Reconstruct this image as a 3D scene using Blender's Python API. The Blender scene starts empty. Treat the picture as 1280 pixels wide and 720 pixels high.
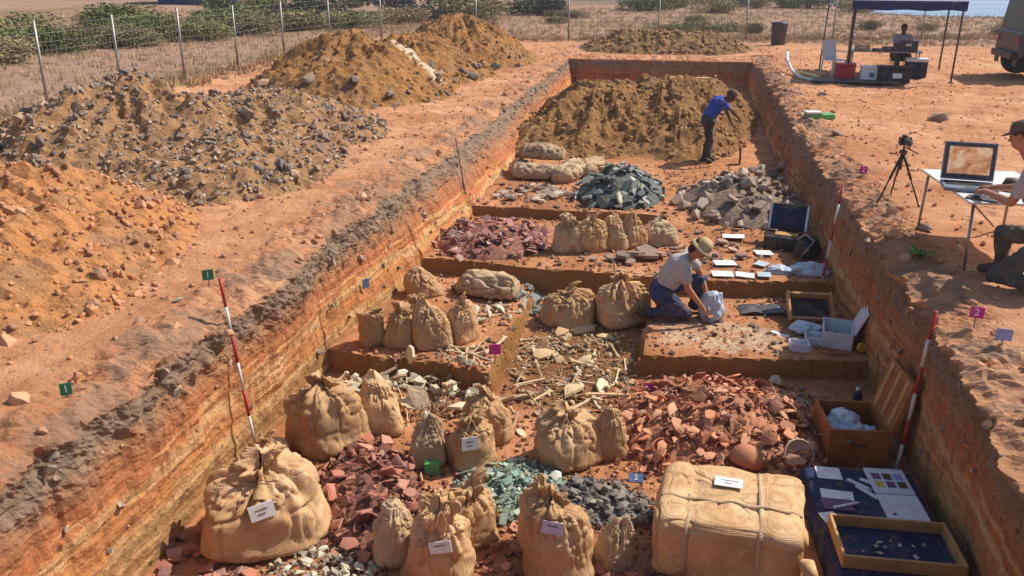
import bpy, bmesh, math, random
import numpy as np
from mathutils import Vector, Matrix, Euler

S = bpy.context.scene
COL = S.collection
random.seed(11)
rng = np.random.default_rng(11)
R = math.radians

# ---------------------------------------------------------------- camera, sky, sun, exposure
cam_d = bpy.data.cameras.new('camera')
cam_d.sensor_width = 36.0
cam_d.lens = 29.475
cam_d.clip_end = 20000
cam_d.clip_start = 0.05
cam = bpy.data.objects.new('camera', cam_d)
cam.location = (0, 0, 2.6)
cam.rotation_euler = (R(90 - 20.94), 0, R(11.19))
COL.objects.link(cam)
S.camera = cam

SUN = Vector((0.80, 0.56, 1.06)).normalized()          # towards the sun: ahead and to the right
el = math.asin(SUN.z)
az = math.atan2(SUN.x, SUN.y)
w = bpy.data.worlds.new('World'); S.world = w; w.use_nodes = True
nt = w.node_tree
bg = nt.nodes['Background']
sky = nt.nodes.new('ShaderNodeTexSky')
sky.sky_type = 'NISHITA'; sky.sun_disc = False
sky.sun_elevation = el; sky.sun_rotation = az
sky.air_density = 1.0; sky.dust_density = 1.2
nt.links.new(sky.outputs[0], bg.inputs[0]); bg.inputs[1].default_value = 0.11
sd = bpy.data.lights.new('sun', 'SUN'); sd.energy = 4.2; sd.angle = R(0.5); sd.color = (1.0, 0.94, 0.84)
sun = bpy.data.objects.new('sun', sd); COL.objects.link(sun)
sun.rotation_euler = SUN.to_track_quat('Z', 'Y').to_euler()
S.view_settings.view_transform = 'Standard'; S.view_settings.look = 'None'
S.view_settings.exposure = 0.42; S.view_settings.gamma = 1.0
S.render.engine = 'CYCLES'
S.cycles.use_denoising = True
S.cycles.max_bounces = 6

# ---------------------------------------------------------------- numeric noise
def _hash(ix, iy, iz, seed):
    h = (ix * 374761393 + iy * 668265263 + iz * 1274126177 + seed * 982451653) & 0xFFFFFFFF
    h = ((h ^ (h >> 13)) * 1274126177) & 0xFFFFFFFF
    h = ((h ^ (h >> 16)) * 2246822519) & 0xFFFFFFFF
    return ((h ^ (h >> 15)) & 0xFFFFFF) / float(0xFFFFFF)

def vnoise(p, seed=0):
    p = np.asarray(p, float)
    i = np.floor(p).astype(np.int64); f = p - i; u = f * f * (3 - 2 * f)
    r = 0
    for dx in (0, 1):
        for dy in (0, 1):
            for dz in (0, 1):
                wgt = (u[..., 0] if dx else 1 - u[..., 0]) * (u[..., 1] if dy else 1 - u[..., 1]) * (u[..., 2] if dz else 1 - u[..., 2])
                r = r + wgt * _hash(i[..., 0] + dx, i[..., 1] + dy, i[..., 2] + dz, seed)
    return r * 2 - 1

def fbm(p, octv=4, seed=0, gain=0.5):
    p = np.asarray(p, float); a = 1.0; s = 0; t = 0
    for k in range(octv):
        s = s + a * vnoise(p * (2.03 ** k), seed + k * 17); t += a; a *= gain
    return s / t

def fbm2(x, y, sc, octv=4, seed=0, gain=0.5):
    x, y = np.broadcast_arrays(np.asarray(x, float), np.asarray(y, float))
    return fbm(np.stack([x * sc, y * sc, np.full(x.shape, 0.37)], -1), octv, seed, gain)

def sstep(a, b, x):
    t = np.clip((np.asarray(x, float) - a) / (b - a), 0, 1)
    return t * t * (3 - 2 * t)

# ---------------------------------------------------------------- mesh helpers
def raw_mesh(name, v, f, smooth=False):
    me = bpy.data.meshes.new(name)
    me.from_pydata([tuple(map(float, q)) for q in v], [], [tuple(map(int, q)) for q in f])
    if smooth:
        me.polygons.foreach_set('use_smooth', [True] * len(me.polygons))
    me.update()
    return me

def obj(name, me, m=None, parent=None, loc=None, rot=None):
    o = bpy.data.objects.new(name, me)
    COL.objects.link(o)
    if m is not None and not me.materials:
        me.materials.append(m)
    if parent is not None:
        o.parent = parent
    if loc is not None:
        o.location = loc
    if rot is not None:
        o.rotation_euler = rot
    return o

def tag(o, label=None, cat=None, group=None, kind=None):
    if label: o['label'] = label
    if cat: o['category'] = cat
    if group: o['group'] = group
    if kind: o['kind'] = kind
    return o

def thing(name, label, cat, loc=(0, 0, 0), rz=0.0, group=None):
    o = bpy.data.objects.new(name, None); COL.objects.link(o)
    o.location = loc; o.rotation_euler = (0, 0, rz); o.empty_display_size = 0.1
    return tag(o, label, cat, group)

def copy_tree(o, parent=None):
    c = o.copy(); COL.objects.link(c); c.parent = parent
    for ch in list(o.children):
        copy_tree(ch, c)
    return c

class MB:
    """collects simple solids; build() links them as one mesh object"""
    def __init__(s): s.v = []; s.f = []
    def add(s, v, f, M=None):
        n = len(s.v)
        for q in v:
            q = Vector(q)
            s.v.append(M @ q if M is not None else q)
        s.f += [tuple(i + n for i in q) for q in f]
        return s
    def box(s, c, d, M=None, ch=0.0):
        x, y, z = d[0] / 2, d[1] / 2, d[2] / 2
        T = Matrix.Translation(Vector(c))
        if M is not None: T = T @ M
        if ch <= 0:
            v = [(a * x, b * y, e * z) for a in (-1, 1) for b in (-1, 1) for e in (-1, 1)]
            f = [(0, 1, 3, 2), (4, 6, 7, 5), (0, 4, 5, 1), (2, 3, 7, 6), (0, 2, 6, 4), (1, 5, 7, 3)]
            return s.add(v, f, T)
        bm = bmesh.new(); bmesh.ops.create_cube(bm, size=1.0)
        for q in bm.verts: q.co = Vector((q.co.x * d[0], q.co.y * d[1], q.co.z * d[2]))
        bmesh.ops.bevel(bm, geom=bm.edges[:], offset=ch, segments=2, affect='EDGES', profile=0.5)
        bm.verts.index_update()
        s.add([q.co.copy() for q in bm.verts], [[q.index for q in fc.verts] for fc in bm.faces], T)
        bm.free(); return s
    def tube(s, a, b, r0, r1=None, n=8, cap=True):
        a, b = Vector(a), Vector(b); r1 = r0 if r1 is None else r1
        d = (b - a); q = d.to_track_quat('Z', 'Y'); v = []
        for p, r in ((a, r0), (b, r1)):
            for k in range(n):
                t = 2 * math.pi * k / n
                v.append(p + q @ Vector((math.cos(t) * r, math.sin(t) * r, 0)))
        f = [(k, (k + 1) % n, n + (k + 1) % n, n + k) for k in range(n)]
        if cap: f += [tuple(range(n - 1, -1, -1)), tuple(range(n, 2 * n))]
        return s.add(v, f)
    def path(s, pts, r, n=6):
        pts = [Vector(p) for p in pts]; v = []; m = len(pts)
        for i, p in enumerate(pts):
            d = (pts[min(i + 1, m - 1)] - pts[max(i - 1, 0)])
            q = d.to_track_quat('Z', 'Y'); rr = r[i] if isinstance(r, (list, tuple)) else r
            for k in range(n):
                t = 2 * math.pi * k / n
                v.append(p + q @ Vector((math.cos(t) * rr, math.sin(t) * rr, 0)))
        f = []
        for i in range(m - 1):
            for k in range(n):
                f.append((i * n + k, i * n + (k + 1) % n, (i + 1) * n + (k + 1) % n, (i + 1) * n + k))
        f += [tuple(range(n - 1, -1, -1)), tuple(range((m - 1) * n, m * n))]
        return s.add(v, f)
    def lathe(s, prof, n=20, M=None, sx=1, sy=1):
        v = []; f = []
        for r, z in prof:
            for k in range(n):
                t = 2 * math.pi * k / n
                v.append((math.cos(t) * r * sx, math.sin(t) * r * sy, z))
        m = len(prof)
        for i in range(m - 1):
            for k in range(n):
                f.append((i * n + k, i * n + (k + 1) % n, (i + 1) * n + (k + 1) % n, (i + 1) * n + k))
        f += [tuple(range(n - 1, -1, -1)), tuple(range((m - 1) * n, m * n))]
        return s.add(v, f, M)
    def ball(s, c, r, n=10, M=None):
        prof = [(math.sin(math.pi * i / n) * 1.0 + 1e-4, -math.cos(math.pi * i / n)) for i in range(n + 1)]
        r = (r, r, r) if not hasattr(r, '__len__') else r
        T = Matrix.Translation(Vector(c))
        if M is not None: T = T @ M
        return s.lathe(prof, n + 4, T @ Matrix.Diagonal((r[0], r[1], r[2], 1)))
    def capsule(s, a, b, r0, r1, n=12):
        a, b = Vector(a), Vector(b); d = b - a; L = max(d.length, 1e-5); q = d.to_track_quat('Z', 'Y').to_matrix().to_4x4()
        prof = []
        for i in range(0, 5):
            t = math.pi / 2 * i / 4; prof.append((max(1e-4, math.sin(t) * r0), -math.cos(t) * r0))
        for i in range(0, 5):
            t = math.pi / 2 * i / 4; prof.append((max(1e-4, math.cos(t) * r1), L + math.sin(t) * r1))
        return s.lathe(prof, n, Matrix.Translation(a) @ q)
    def mesh(s, name, smooth=False): return raw_mesh(name, s.v, s.f, smooth)
    def build(s, name, m, parent=None, smooth=False, loc=None, rot=None):
        return obj(name, s.mesh(name, smooth), m, parent, loc, rot)

def grid_faces(nu, nv, wrap=False):
    f = []
    for j in range(nv - 1):
        for i in range(nu if wrap else nu - 1):
            a = j * nu + i; b = j * nu + (i + 1) % nu
            f.append((a, b, b + nu, a + nu))
    return f

def grid_obj(name, X, Y, Z, m, smooth=True, keep=None, parent=None):
    nv, nu = X.shape
    v = np.stack([X, Y, Z], -1).reshape(-1, 3)
    ii = np.arange(nv * nu).reshape(nv, nu)
    f = np.stack([ii[:-1, :-1], ii[:-1, 1:], ii[1:, 1:], ii[1:, :-1]], -1).reshape(-1, 4)
    if keep is not None:
        f = f[keep.reshape(-1)]
    me = bpy.data.meshes.new(name)
    me.vertices.add(len(v)); me.vertices.foreach_set('co', v.astype(np.float32).ravel())
    me.loops.add(len(f) * 4); me.loops.foreach_set('vertex_index', f.astype(np.int32).ravel())
    me.polygons.add(len(f)); me.polygons.foreach_set('loop_start', np.arange(0, len(f) * 4, 4, dtype=np.int32))
    me.polygons.foreach_set('use_smooth', np.full(len(f), smooth))
    me.update(calc_edges=True); me.validate()
    return obj(name, me, m, parent)

def text_mesh(txt, size, depth=0.001):
    cu = bpy.data.curves.new('t', 'FONT'); cu.body = txt; cu.size = size; cu.extrude = depth
    cu.align_x = 'CENTER'; cu.align_y = 'CENTER'; cu.resolution_u = 3
    o = bpy.data.objects.new('t', cu); COL.objects.link(o)
    dg = bpy.context.evaluated_depsgraph_get(); dg.update()
    me = bpy.data.meshes.new_from_object(o.evaluated_get(dg))
    bpy.data.objects.remove(o); bpy.data.curves.remove(cu)
    return me

# ---------------------------------------------------------------- materials
def lin(r, g, b, k=1.0):
    def c(x):
        x /= 255.0
        return x / 12.92 if x <= 0.04045 else ((x + 0.055) / 1.055) ** 2.4
    return (c(r) * k, c(g) * k, c(b) * k, 1.0)

def mnew(name):
    m = bpy.data.materials.new(name); m.use_nodes = True
    return m, m.node_tree, m.node_tree.nodes['Principled BSDF']

class NT:
    def __init__(s, nt): s.nt = nt
    def n(s, t, **kw):
        q = s.nt.nodes.new('ShaderNode' + t)
        for k, v in kw.items(): setattr(q, k, v)
        return q
    def l(s, a, b): s.nt.links.new(a, b)
    def pos(s): return s.n('NewGeometry').outputs['Position']
    def obc(s): return s.n('TexCoord').outputs['Object']
    def noise(s, vec, scale, detail=4, rough=0.55, dist=0.0, stretch=None):
        if stretch:
            mp = s.n('Mapping'); mp.inputs['Scale'].default_value = stretch; s.l(vec, mp.inputs[0]); vec = mp.outputs[0]
        q = s.n('TexNoise'); q.inputs['Scale'].default_value = scale; q.inputs['Detail'].default_value = detail
        q.inputs['Roughness'].default_value = rough; q.inputs['Distortion'].default_value = dist
        s.l(vec, q.inputs['Vector']); return q.outputs['Fac']
    def ramp(s, fac, stops, interp='LINEAR'):
        q = s.n('ValToRGB'); e = q.color_ramp.elements; q.color_ramp.interpolation = interp
        while len(e) < len(stops): e.new(0.5)
        for el_, (p, c) in zip(e, stops): el_.position = p; el_.color = c
        s.l(fac, q.inputs[0]); return q.outputs[0]
    def math(s, op, a, b=None, clamp=False):
        q = s.n('Math', operation=op); q.use_clamp = clamp
        for i, x in enumerate((a, b)):
            if x is None: continue
            if isinstance(x, (int, float)): q.inputs[i].default_value = x
            else: s.l(x, q.inputs[i])
        return q.outputs[0]
    def mix(s, fac, a, b, mode='MIX'):
        q = s.n('MixRGB', blend_type=mode)
        for i, x in enumerate((fac, a, b)):
            if isinstance(x, (int, float)): q.inputs[i].default_value = x
            elif isinstance(x, tuple): q.inputs[i].default_value = x
            else: s.l(x, q.inputs[i])
        return q.outputs[0]
    def maprange(s, x, a, b, c=0.0, d=1.0, smooth=True):
        q = s.n('MapRange'); q.interpolation_type = 'SMOOTHSTEP' if smooth else 'LINEAR'
        s.l(x, q.inputs[0])
        for i, v in enumerate((a, b, c, d)): q.inputs[i + 1].default_value = v
        return q.outputs[0]
    def bump(s, h, strength, dist, bsdf, prev=None):
        q = s.n('Bump'); q.inputs['Strength'].default_value = strength; q.inputs['Distance'].default_value = dist
        s.l(h, q.inputs['Height'])
        if prev is not None: s.l(prev, q.inputs['Normal'])
        if bsdf is not None: s.l(q.outputs[0], bsdf.inputs['Normal'])
        return q.outputs[0]

def basic(name, col, rough=0.6, metal=0.0, var=0.12, scale=9.0, bump=0.15, bscale=45.0, spec=0.35, trans=0.0, dust=0.28):
    m, nt_, b = mnew(name); q = NT(nt_)
    oc = q.obc(); f = q.noise(oc, scale, 5)
    dk = tuple(c * (1 - 2 * var) for c in col[:3]) + (1,); lt = tuple(min(1, c * (1 + 1.2 * var)) for c in col[:3]) + (1,)
    cc = q.ramp(f, [(0.3, dk), (0.7, lt)])
    if dust: cc = q.mix(q.maprange(q.noise(q.pos(), 7.0, 6, 0.7), 0.45, 0.75, 0.0, dust), cc, lin(204, 160, 124, 0.8))
    q.l(cc, b.inputs['Base Color'])
    b.inputs['Roughness'].default_value = rough; b.inputs['Metallic'].default_value = metal
    b.inputs['Specular IOR Level'].default_value = spec
    if trans: b.inputs['Transmission Weight'].default_value = trans
    if bump: q.bump(q.noise(oc, bscale, 4), bump, 0.01, b)
    return m

def piece_mat(name, cols, rough=0.75, bump=0.3, bscale=40.0, spec=0.25, mott=0.35, world=False):
    """each object takes its own tint from the list, mottled by noise"""
    m, nt_, b = mnew(name); q = NT(nt_)
    n = len(cols); stops = [((i + 0.5) / n, c) for i, c in enumerate(cols)]
    if world:
        r = q.noise(q.pos(), 9.0, 2, 0.5); r = q.maprange(r, 0.3, 0.7, smooth=False)
        vo = q.n('TexVoronoi'); vo.inputs['Scale'].default_value = 22.0; q.l(q.pos(), vo.inputs['Vector'])
        r = q.n('SeparateColor').outputs[0].node; q.l(vo.outputs['Color'], r.inputs[0]); r = r.outputs[0]
    else:
        r = q.n('ObjectInfo').outputs['Random']
    base = q.ramp(r, stops)
    oc = q.pos()
    f = q.noise(oc, 14.0, 5, 0.6)
    base = q.mix(q.maprange(f, 0.35, 0.75, 0, mott), base, tuple(0.6 * c for c in cols[0][:3]) + (1,))
    f2 = q.noise(oc, 5.0, 3)
    base = q.mix(q.maprange(f2, 0.5, 0.8, 0, 0.35), base, lin(200, 140, 95, 0.75))
    q.l(base, b.inputs['Base Color'])
    b.inputs['Roughness'].default_value = rough; b.inputs['Specular IOR Level'].default_value = spec
    q.bump(q.noise(oc, bscale, 5), bump, 0.012, b)
    return m

OR1 = lin(216, 156, 114, 0.82); OR2 = lin(194, 132, 92, 0.8); OR3 = lin(230, 180, 142, 0.82); GREY1 = lin(148, 128, 110, 0.85); GREY2 = lin(116, 100, 86, 0.82)
TAN = lin(214, 164, 104, 0.8); BRN = lin(142, 92, 56, 0.8)

def ground_color(q, p):
    sep = q.n('SeparateXYZ'); q.l(p, sep.inputs[0]); X, Y, Z = sep.outputs
    n1 = q.noise(p, 0.55, 6, 0.6, 0.3); n2 = q.noise(p, 3.2, 8, 0.65); n3 = q.noise(p, 17.0, 6, 0.7)
    c = q.ramp(n1, [(0.3, OR2), (0.5, OR1), (0.7, OR3)])
    c = q.mix(q.maprange(n2, 0.42, 0.72, 0, 0.6), c, lin(190, 124, 86, 0.8))
    c = q.mix(q.maprange(n3, 0.52, 0.75, 0, 0.5), c, lin(164, 108, 76, 0.8))
    c = q.mix(q.maprange(n3, 0.25, 0.42, 0.55, 0.0), c, lin(244, 200, 164, 0.85))
    tk = q.noise(p, 1.3, 7, 0.66, 0.6, (0.55, 2.2, 1.0)); c = q.mix(q.maprange(tk, 0.50, 0.68, 0, 0.55), c, lin(186, 122, 84, 0.8)); c = q.mix(q.maprange(tk, 0.30, 0.44, 0.4, 0), c, lin(240, 196, 160, 0.85))
    ds = q.noise(p, 6.5, 6, 0.7); c = q.mix(q.maprange(ds, 0.6, 0.72, 0, 0.6), c, lin(150, 112, 82, 0.8))
    # grey topsoil trodden out along the edges of the cut
    dl = q.math('ABSOLUTE', q.math('SUBTRACT', X, -3.66)); dr = q.math('ABSOLUTE', q.math('SUBTRACT', X, 2.3))
    d = q.math('MINIMUM', dl, dr)
    nb = q.noise(p, 1.1, 7, 0.68)
    d = q.math('ADD', d, q.math('MULTIPLY', q.math('SUBTRACT', nb, 0.5), 3.0))
    g = q.mix(q.maprange(n2, 0.35, 0.65), GREY1, lin(172, 138, 112, 0.85))
    g = q.mix(q.maprange(n3, 0.5, 0.75, 0, 0.6), g, GREY2)
    d = q.math('ADD', d, q.math('MULTIPLY', q.math('SUBTRACT', n3, 0.5), 0.9))
    c = q.mix(q.maprange(d, 0.22, -0.02, 0, 0.62), c, g)
    # dry field beyond the fence lines
    fx = q.math('ADD', X, q.math('MULTIPLY', q.math('SUBTRACT', n1, 0.5), 3.0)); fy = q.math('ADD', Y, q.math('MULTIPLY', q.math('SUBTRACT', n1, 0.5), 5.0))
    fld = q.math('MAXIMUM', q.maprange(fx, -11.2, -12.2), q.maprange(fy, 31.0, 35.0))
    n4 = q.noise(p, 0.16, 6, 0.6); n5 = q.noise(p, 1.4, 6, 0.7)
    gr = q.ramp(n4, [(0.3, lin(158, 126, 100, 0.8)), (0.48, lin(188, 148, 122, 0.8)), (0.6, lin(150, 126, 88, 0.75)), (0.75, lin(204, 150, 118, 0.8))])
    gr = q.mix(q.maprange(n5, 0.4, 0.7, 0, 0.5), gr, lin(124, 102, 76, 0.75))
    far = q.maprange(Y, 45.0, 90.0)
    bandc = q.ramp(q.noise(p, 0.035, 5, 0.6, 0.5, (1.0, 2.2, 1.0)), [(0.32, lin(104, 104, 84, 0.75)), (0.44, lin(158, 126, 114, 0.8)), (0.54, lin(214, 162, 136, 0.8)), (0.66, lin(128, 112, 106, 0.75))])
    gr = q.mix(far, gr, bandc)
    c = q.mix(fld, c, gr)
    return c, n2, n3, nb, (X, Y, Z)

def ground_material():
    m, nt_, b = mnew('orange_earth'); q = NT(nt_); p = q.pos()
    c, n2, n3, nb, _ = ground_color(q, p)
    q.l(c, b.inputs['Base Color']); b.inputs['Roughness'].default_value = 0.95; b.inputs['Specular IOR Level'].default_value = 0.1
    vo = q.n('TexVoronoi'); vo.feature = 'SMOOTH_F1'; vo.inputs['Scale'].default_value = 3.2; q.l(p, vo.inputs['Vector'])
    bn = q.bump(q.maprange(vo.outputs['Distance'], 0.05, 0.30), 0.55, 0.05, None); bn = q.bump(n2, 0.7, 0.09, None, bn); q.bump(n3, 0.8, 0.035, b, bn)
    return m

def wall_material():
    m, nt_, b = mnew('section_earth'); q = NT(nt_); p = q.pos()
    gc, g2, g3, nb, (X, Y, Z) = ground_color(q, p)
    wob = q.math('MULTIPLY', q.math('SUBTRACT', q.noise(p, 0.7, 6, 0.6), 0.5), 0.45)
    wob2 = q.math('MULTIPLY', q.math('SUBTRACT', q.noise(p, 5.0, 6, 0.7), 0.5), 0.3)
    zz = q.math('ADD', q.math('ADD', Z, wob), wob2)
    t = q.maprange(zz, -1.45, 0.08, 0, 1, False)
    c = q.ramp(t, [(0.0, lin(190, 142, 98, 0.8)), (0.10, lin(206, 158, 106, 0.8)), (0.18, lin(186, 138, 90, 0.8)), (0.24, lin(222, 178, 122, 0.82)), (0.29, lin(216, 146, 90, 0.84)),
                   (0.40, lin(222, 150, 96, 0.84)), (0.45, lin(236, 188, 130, 0.84)), (0.50, lin(218, 138, 88, 0.84)), (0.60, lin(202, 130, 88, 0.82)), (0.70, lin(184, 136, 102, 0.84)),
                   (0.78, lin(162, 136, 114, 0.88)), (0.87, lin(150, 128, 108, 0.88)), (0.95, lin(166, 138, 114, 0.88)), (1.0, lin(180, 146, 118, 0.88))])
    n2 = q.noise(p, 6.0, 8, 0.72); n3 = q.noise(p, 26.0, 6, 0.72)
    vs = q.noise(p, 3.0, 7, 0.65, 0.3, (3.6, 3.6, 0.35)); hs = q.noise(p, 2.0, 5, 0.6, 0.1, (0.25, 0.25, 7.0)); h2 = q.noise(p, 2.0, 6, 0.6, 0.2, (0.4, 0.4, 6.0))
    lowk = q.maprange(zz, -0.35, -0.6)
    c = q.mix(q.maprange(vs, 0.48, 0.62, 0, 0.40), c, lin(140, 98, 66, 0.8))
    c = q.mix(q.math('MULTIPLY', q.maprange(hs, 0.55, 0.60, 0, 0.6), lowk), c, lin(240, 192, 132, 0.85))
    c = q.mix(q.math('MULTIPLY', q.maprange(h2, 0.57, 0.62, 0, 0.4), lowk), c, lin(148, 98, 62, 0.8))
    c = q.mix(q.maprange(n2, 0.54, 0.64, 0, 0.5), c, lin(132, 98, 72, 0.8))
    c = q.mix(q.maprange(n2, 0.30, 0.42, 0.45, 0.0), c, lin(230, 166, 116, 0.84))
    c = q.mix(q.maprange(n3, 0.56, 0.66, 0, 0.5), c, lin(96, 76, 62, 0.75))
    vo = q.n('TexVoronoi'); vo.inputs['Scale'].default_value = 7.0; q.l(p, vo.inputs['Vector'])
    pit = q.math('MULTIPLY', q.maprange(vo.outputs['Distance'], 0.20, 0.12), q.maprange(q.noise(p, 1.7, 3), 0.52, 0.6)); c = q.mix(q.math('MULTIPLY', pit, 0.7), c, lin(70, 54, 44, 0.7))
    dz = q.math('ADD', Z, q.math('MULTIPLY', q.math('SUBTRACT', nb, 0.5), 0.06))
    c = q.mix(q.maprange(dz, -0.13, -0.06), c, gc)
    q.l(c, b.inputs['Base Color']); b.inputs['Roughness'].default_value = 0.95; b.inputs['Specular IOR Level'].default_value = 0.08
    bn = q.bump(hs, 0.4, 0.05, None); bn = q.bump(vs, 0.4, 0.05, None, bn); bn = q.bump(h2, 0.4, 0.03, None, bn); bn = q.bump(q.math('MULTIPLY', pit, -1.0), 0.6, 0.04, None, bn); bn = q.bump(n2, 0.8, 0.07, None, bn); q.bump(n3, 0.6, 0.03, b, bn)
    return m

def floor_material():
    m, nt_, b = mnew('trodden_floor'); q = NT(nt_); p = q.pos()
    sep = q.n('SeparateXYZ'); q.l(p, sep.inputs[0]); X, Y, Z = sep.outputs
    nz = q.n('SeparateXYZ'); q.l(q.n('NewGeometry').outputs['Normal'], nz.inputs[0])
    n1 = q.noise(p, 1.1, 6, 0.6, 0.3); n2 = q.noise(p, 5.0, 8, 0.65); n3 = q.noise(p, 24.0, 6, 0.7)
    c = q.ramp(n1, [(0.3, lin(166, 112, 76, 0.8)), (0.48, lin(198, 136, 94, 0.8)), (0.6, lin(216, 154, 112, 0.8)), (0.74, lin(160, 114, 78, 0.8))])
    c = q.mix(q.maprange(n2, 0.45, 0.7, 0, 0.6), c, lin(152, 100, 64, 0.75))
    c = q.mix(q.maprange(n3, 0.55, 0.75, 0, 0.5), c, lin(112, 80, 56, 0.7))
    # steep faces of the steps take a darker brown
    c = q.mix(q.maprange(nz.outputs[2], 0.85, 0.5, 0, 0.75), c, q.mix(n2, lin(128, 92, 50, 0.8), lin(168, 124, 70, 0.8)))
    # brown spread under the bones
    dx = q.math('MULTIPLY', q.math('ADD', X, 0.95), 1.1); dy = q.math('MULTIPLY', q.math('SUBTRACT', Y, 8.0), 0.85)
    r = q.math('SQRT', q.math('ADD', q.math('MULTIPLY', dx, dx), q.math('MULTIPLY', dy, dy)))
    r = q.math('ADD', r, q.math('MULTIPLY', q.math('SUBTRACT', n2, 0.5), 0.9))
    c = q.mix(q.maprange(r, 1.05, 0.6, 0, 0.75), c, lin(124, 84, 46, 0.75))
    # pale plaster showing on the raised block
    dx = q.math('MULTIPLY', q.math('SUBTRACT', X, 0.6), 1.0); dy = q.math('MULTIPLY', q.math('SUBTRACT', Y, 8.62), 2.0)
    r = q.math('SQRT', q.math('ADD', q.math('MULTIPLY', dx, dx), q.math('MULTIPLY', dy, dy)))
    r = q.math('ADD', r, q.math('MULTIPLY', q.math('SUBTRACT', n2, 0.5), 1.3))
    pl = q.math('MULTIPLY', q.maprange(r, 1.0, 0.6), q.maprange(q.noise(p, 7.0, 5, 0.6, 1.2), 0.38, 0.52))
    c = q.mix(q.math('MULTIPLY', pl, 0.62), c, q.mix(q.maprange(n3, 0.4, 0.6), lin(226, 210, 180, 0.88), lin(176, 156, 128, 0.85)))
    q.l(c, b.inputs['Base Color']); b.inputs['Roughness'].default_value = 0.95; b.inputs['Specular IOR Level'].default_value = 0.08
    bn = q.bump(n2, 0.6, 0.05, None); q.bump(n3, 0.7, 0.025, b, bn)
    return m

def heap_material(name, stops, white=None, speck=0.5, sc=1.6):
    m, nt_, b = mnew(name); q = NT(nt_); p = q.pos()
    n1 = q.noise(p, sc, 6, 0.62, 0.4); n2 = q.noise(p, 7.0, 8, 0.7); n3 = q.noise(p, 30.0, 5, 0.7)
    c = q.ramp(n1, stops)
    c = q.mix(q.maprange(n2, 0.5, 0.72, 0, speck), c, lin(100, 72, 48, 0.7))
    c = q.mix(q.maprange(n2, 0.22, 0.42, 0.45, 0), c, lin(222, 164, 108, 0.75))
    c = q.mix(q.maprange(n3, 0.56, 0.75, 0, 0.5), c, lin(80, 60, 46, 0.7))
    if white:
        (wx, wy, ww, wl, rot) = white
        mp = q.n('Mapping'); mp.vector_type = 'TEXTURE'; mp.inputs['Location'].default_value = (wx, wy, 0); mp.inputs['Rotation'].default_value = (0, 0, rot); mp.inputs['Scale'].default_value = (ww, wl, 50)
        q.l(p, mp.inputs[0]); ln = q.n('VectorMath', operation='LENGTH'); q.l(mp.outputs[0], ln.inputs[0])
        r = q.math('ADD', ln.outputs['Value'], q.math('MULTIPLY', q.math('SUBTRACT', n2, 0.5), 1.2))
        c = q.mix(q.maprange(r, 1.0, 0.7, 0, 0.85), c, lin(236, 212, 180, 0.85))
    q.l(c, b.inputs['Base Color']); b.inputs['Roughness'].default_value = 0.95; b.inputs['Specular IOR Level'].default_value = 0.08
    bn = q.bump(n2, 0.7, 0.08, None); q.bump(n3, 0.7, 0.03, b, bn)
    return m

def burlap_material(name, c1, c2, c3):
    m, nt_, b = mnew(name); q = NT(nt_); oc = q.obc(); rnd = q.n('ObjectInfo').outputs['Random']
    off = q.n('VectorMath', operation='ADD'); q.l(oc, off.inputs[0]); cmb = q.n('CombineXYZ'); q.l(q.math('MULTIPLY', rnd, 20.0), cmb.inputs[0]); q.l(cmb.outputs[0], off.inputs[1])
    v = off.outputs[0]
    n1 = q.noise(v, 4.0, 6, 0.6, 0.3); n2 = q.noise(v, 22.0, 6, 0.7)
    c = q.ramp(n1, [(0.3, c1), (0.5, c2), (0.7, c3)])
    c = q.mix(q.maprange(n2, 0.5, 0.75, 0, 0.4), c, tuple(x * 0.55 for x in c1[:3]) + (1,))
    sepz = q.n('SeparateXYZ'); q.l(oc, sepz.inputs[0])
    # earth rubbed into the foot of the cloth
    dz = q.math('ADD', sepz.outputs[2], q.math('MULTIPLY', q.math('SUBTRACT', n1, 0.5), 0.35))
    c = q.mix(q.maprange(dz, 0.14, 0.0, 0, 0.45), c, lin(150, 92, 58, 0.8))
    wv = q.n('TexWave'); w2 = q.n('TexWave')
    st_ = q.noise(v, 2.2, 5, 0.65, 0.5); c = q.mix(q.maprange(st_, 0.54, 0.68, 0, 0.35), c, lin(146, 108, 76, 0.8))
    hsv = q.n('HueSaturation'); q.l(c, hsv.inputs['Color']); q.l(q.maprange(rnd, 0, 1, 0.84, 1.1, False), hsv.inputs['Value'])
    b.inputs['Roughness'].default_value = 0.95; b.inputs['Specular IOR Level'].default_value = 0.05
    wv.inputs['Scale'].default_value = 32.0; wv.inputs['Distortion'].default_value = 3.0; wv.bands_direction = 'Z'; q.l(v, wv.inputs['Vector'])
    w2.inputs['Scale'].default_value = 32.0; w2.inputs['Distortion'].default_value = 3.0; w2.bands_direction = 'X'; q.l(v, w2.inputs['Vector'])
    h = q.math('ADD', wv.outputs['Fac'], w2.outputs['Fac'])
    wc = q.mix(q.maprange(h, 0.3, 1.5, 0.32, 0.0), hsv.outputs[0], lin(112, 80, 52, 0.8)); q.l(wc, b.inputs['Base Color'])
    bn = q.bump(h, 0.35, 0.005, None); bn = q.bump(q.noise(v, 9.0, 3, 0.5), 0.15, 0.03, None, bn); q.bump(n2, 0.2, 0.008, b, bn)
    return m

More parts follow.
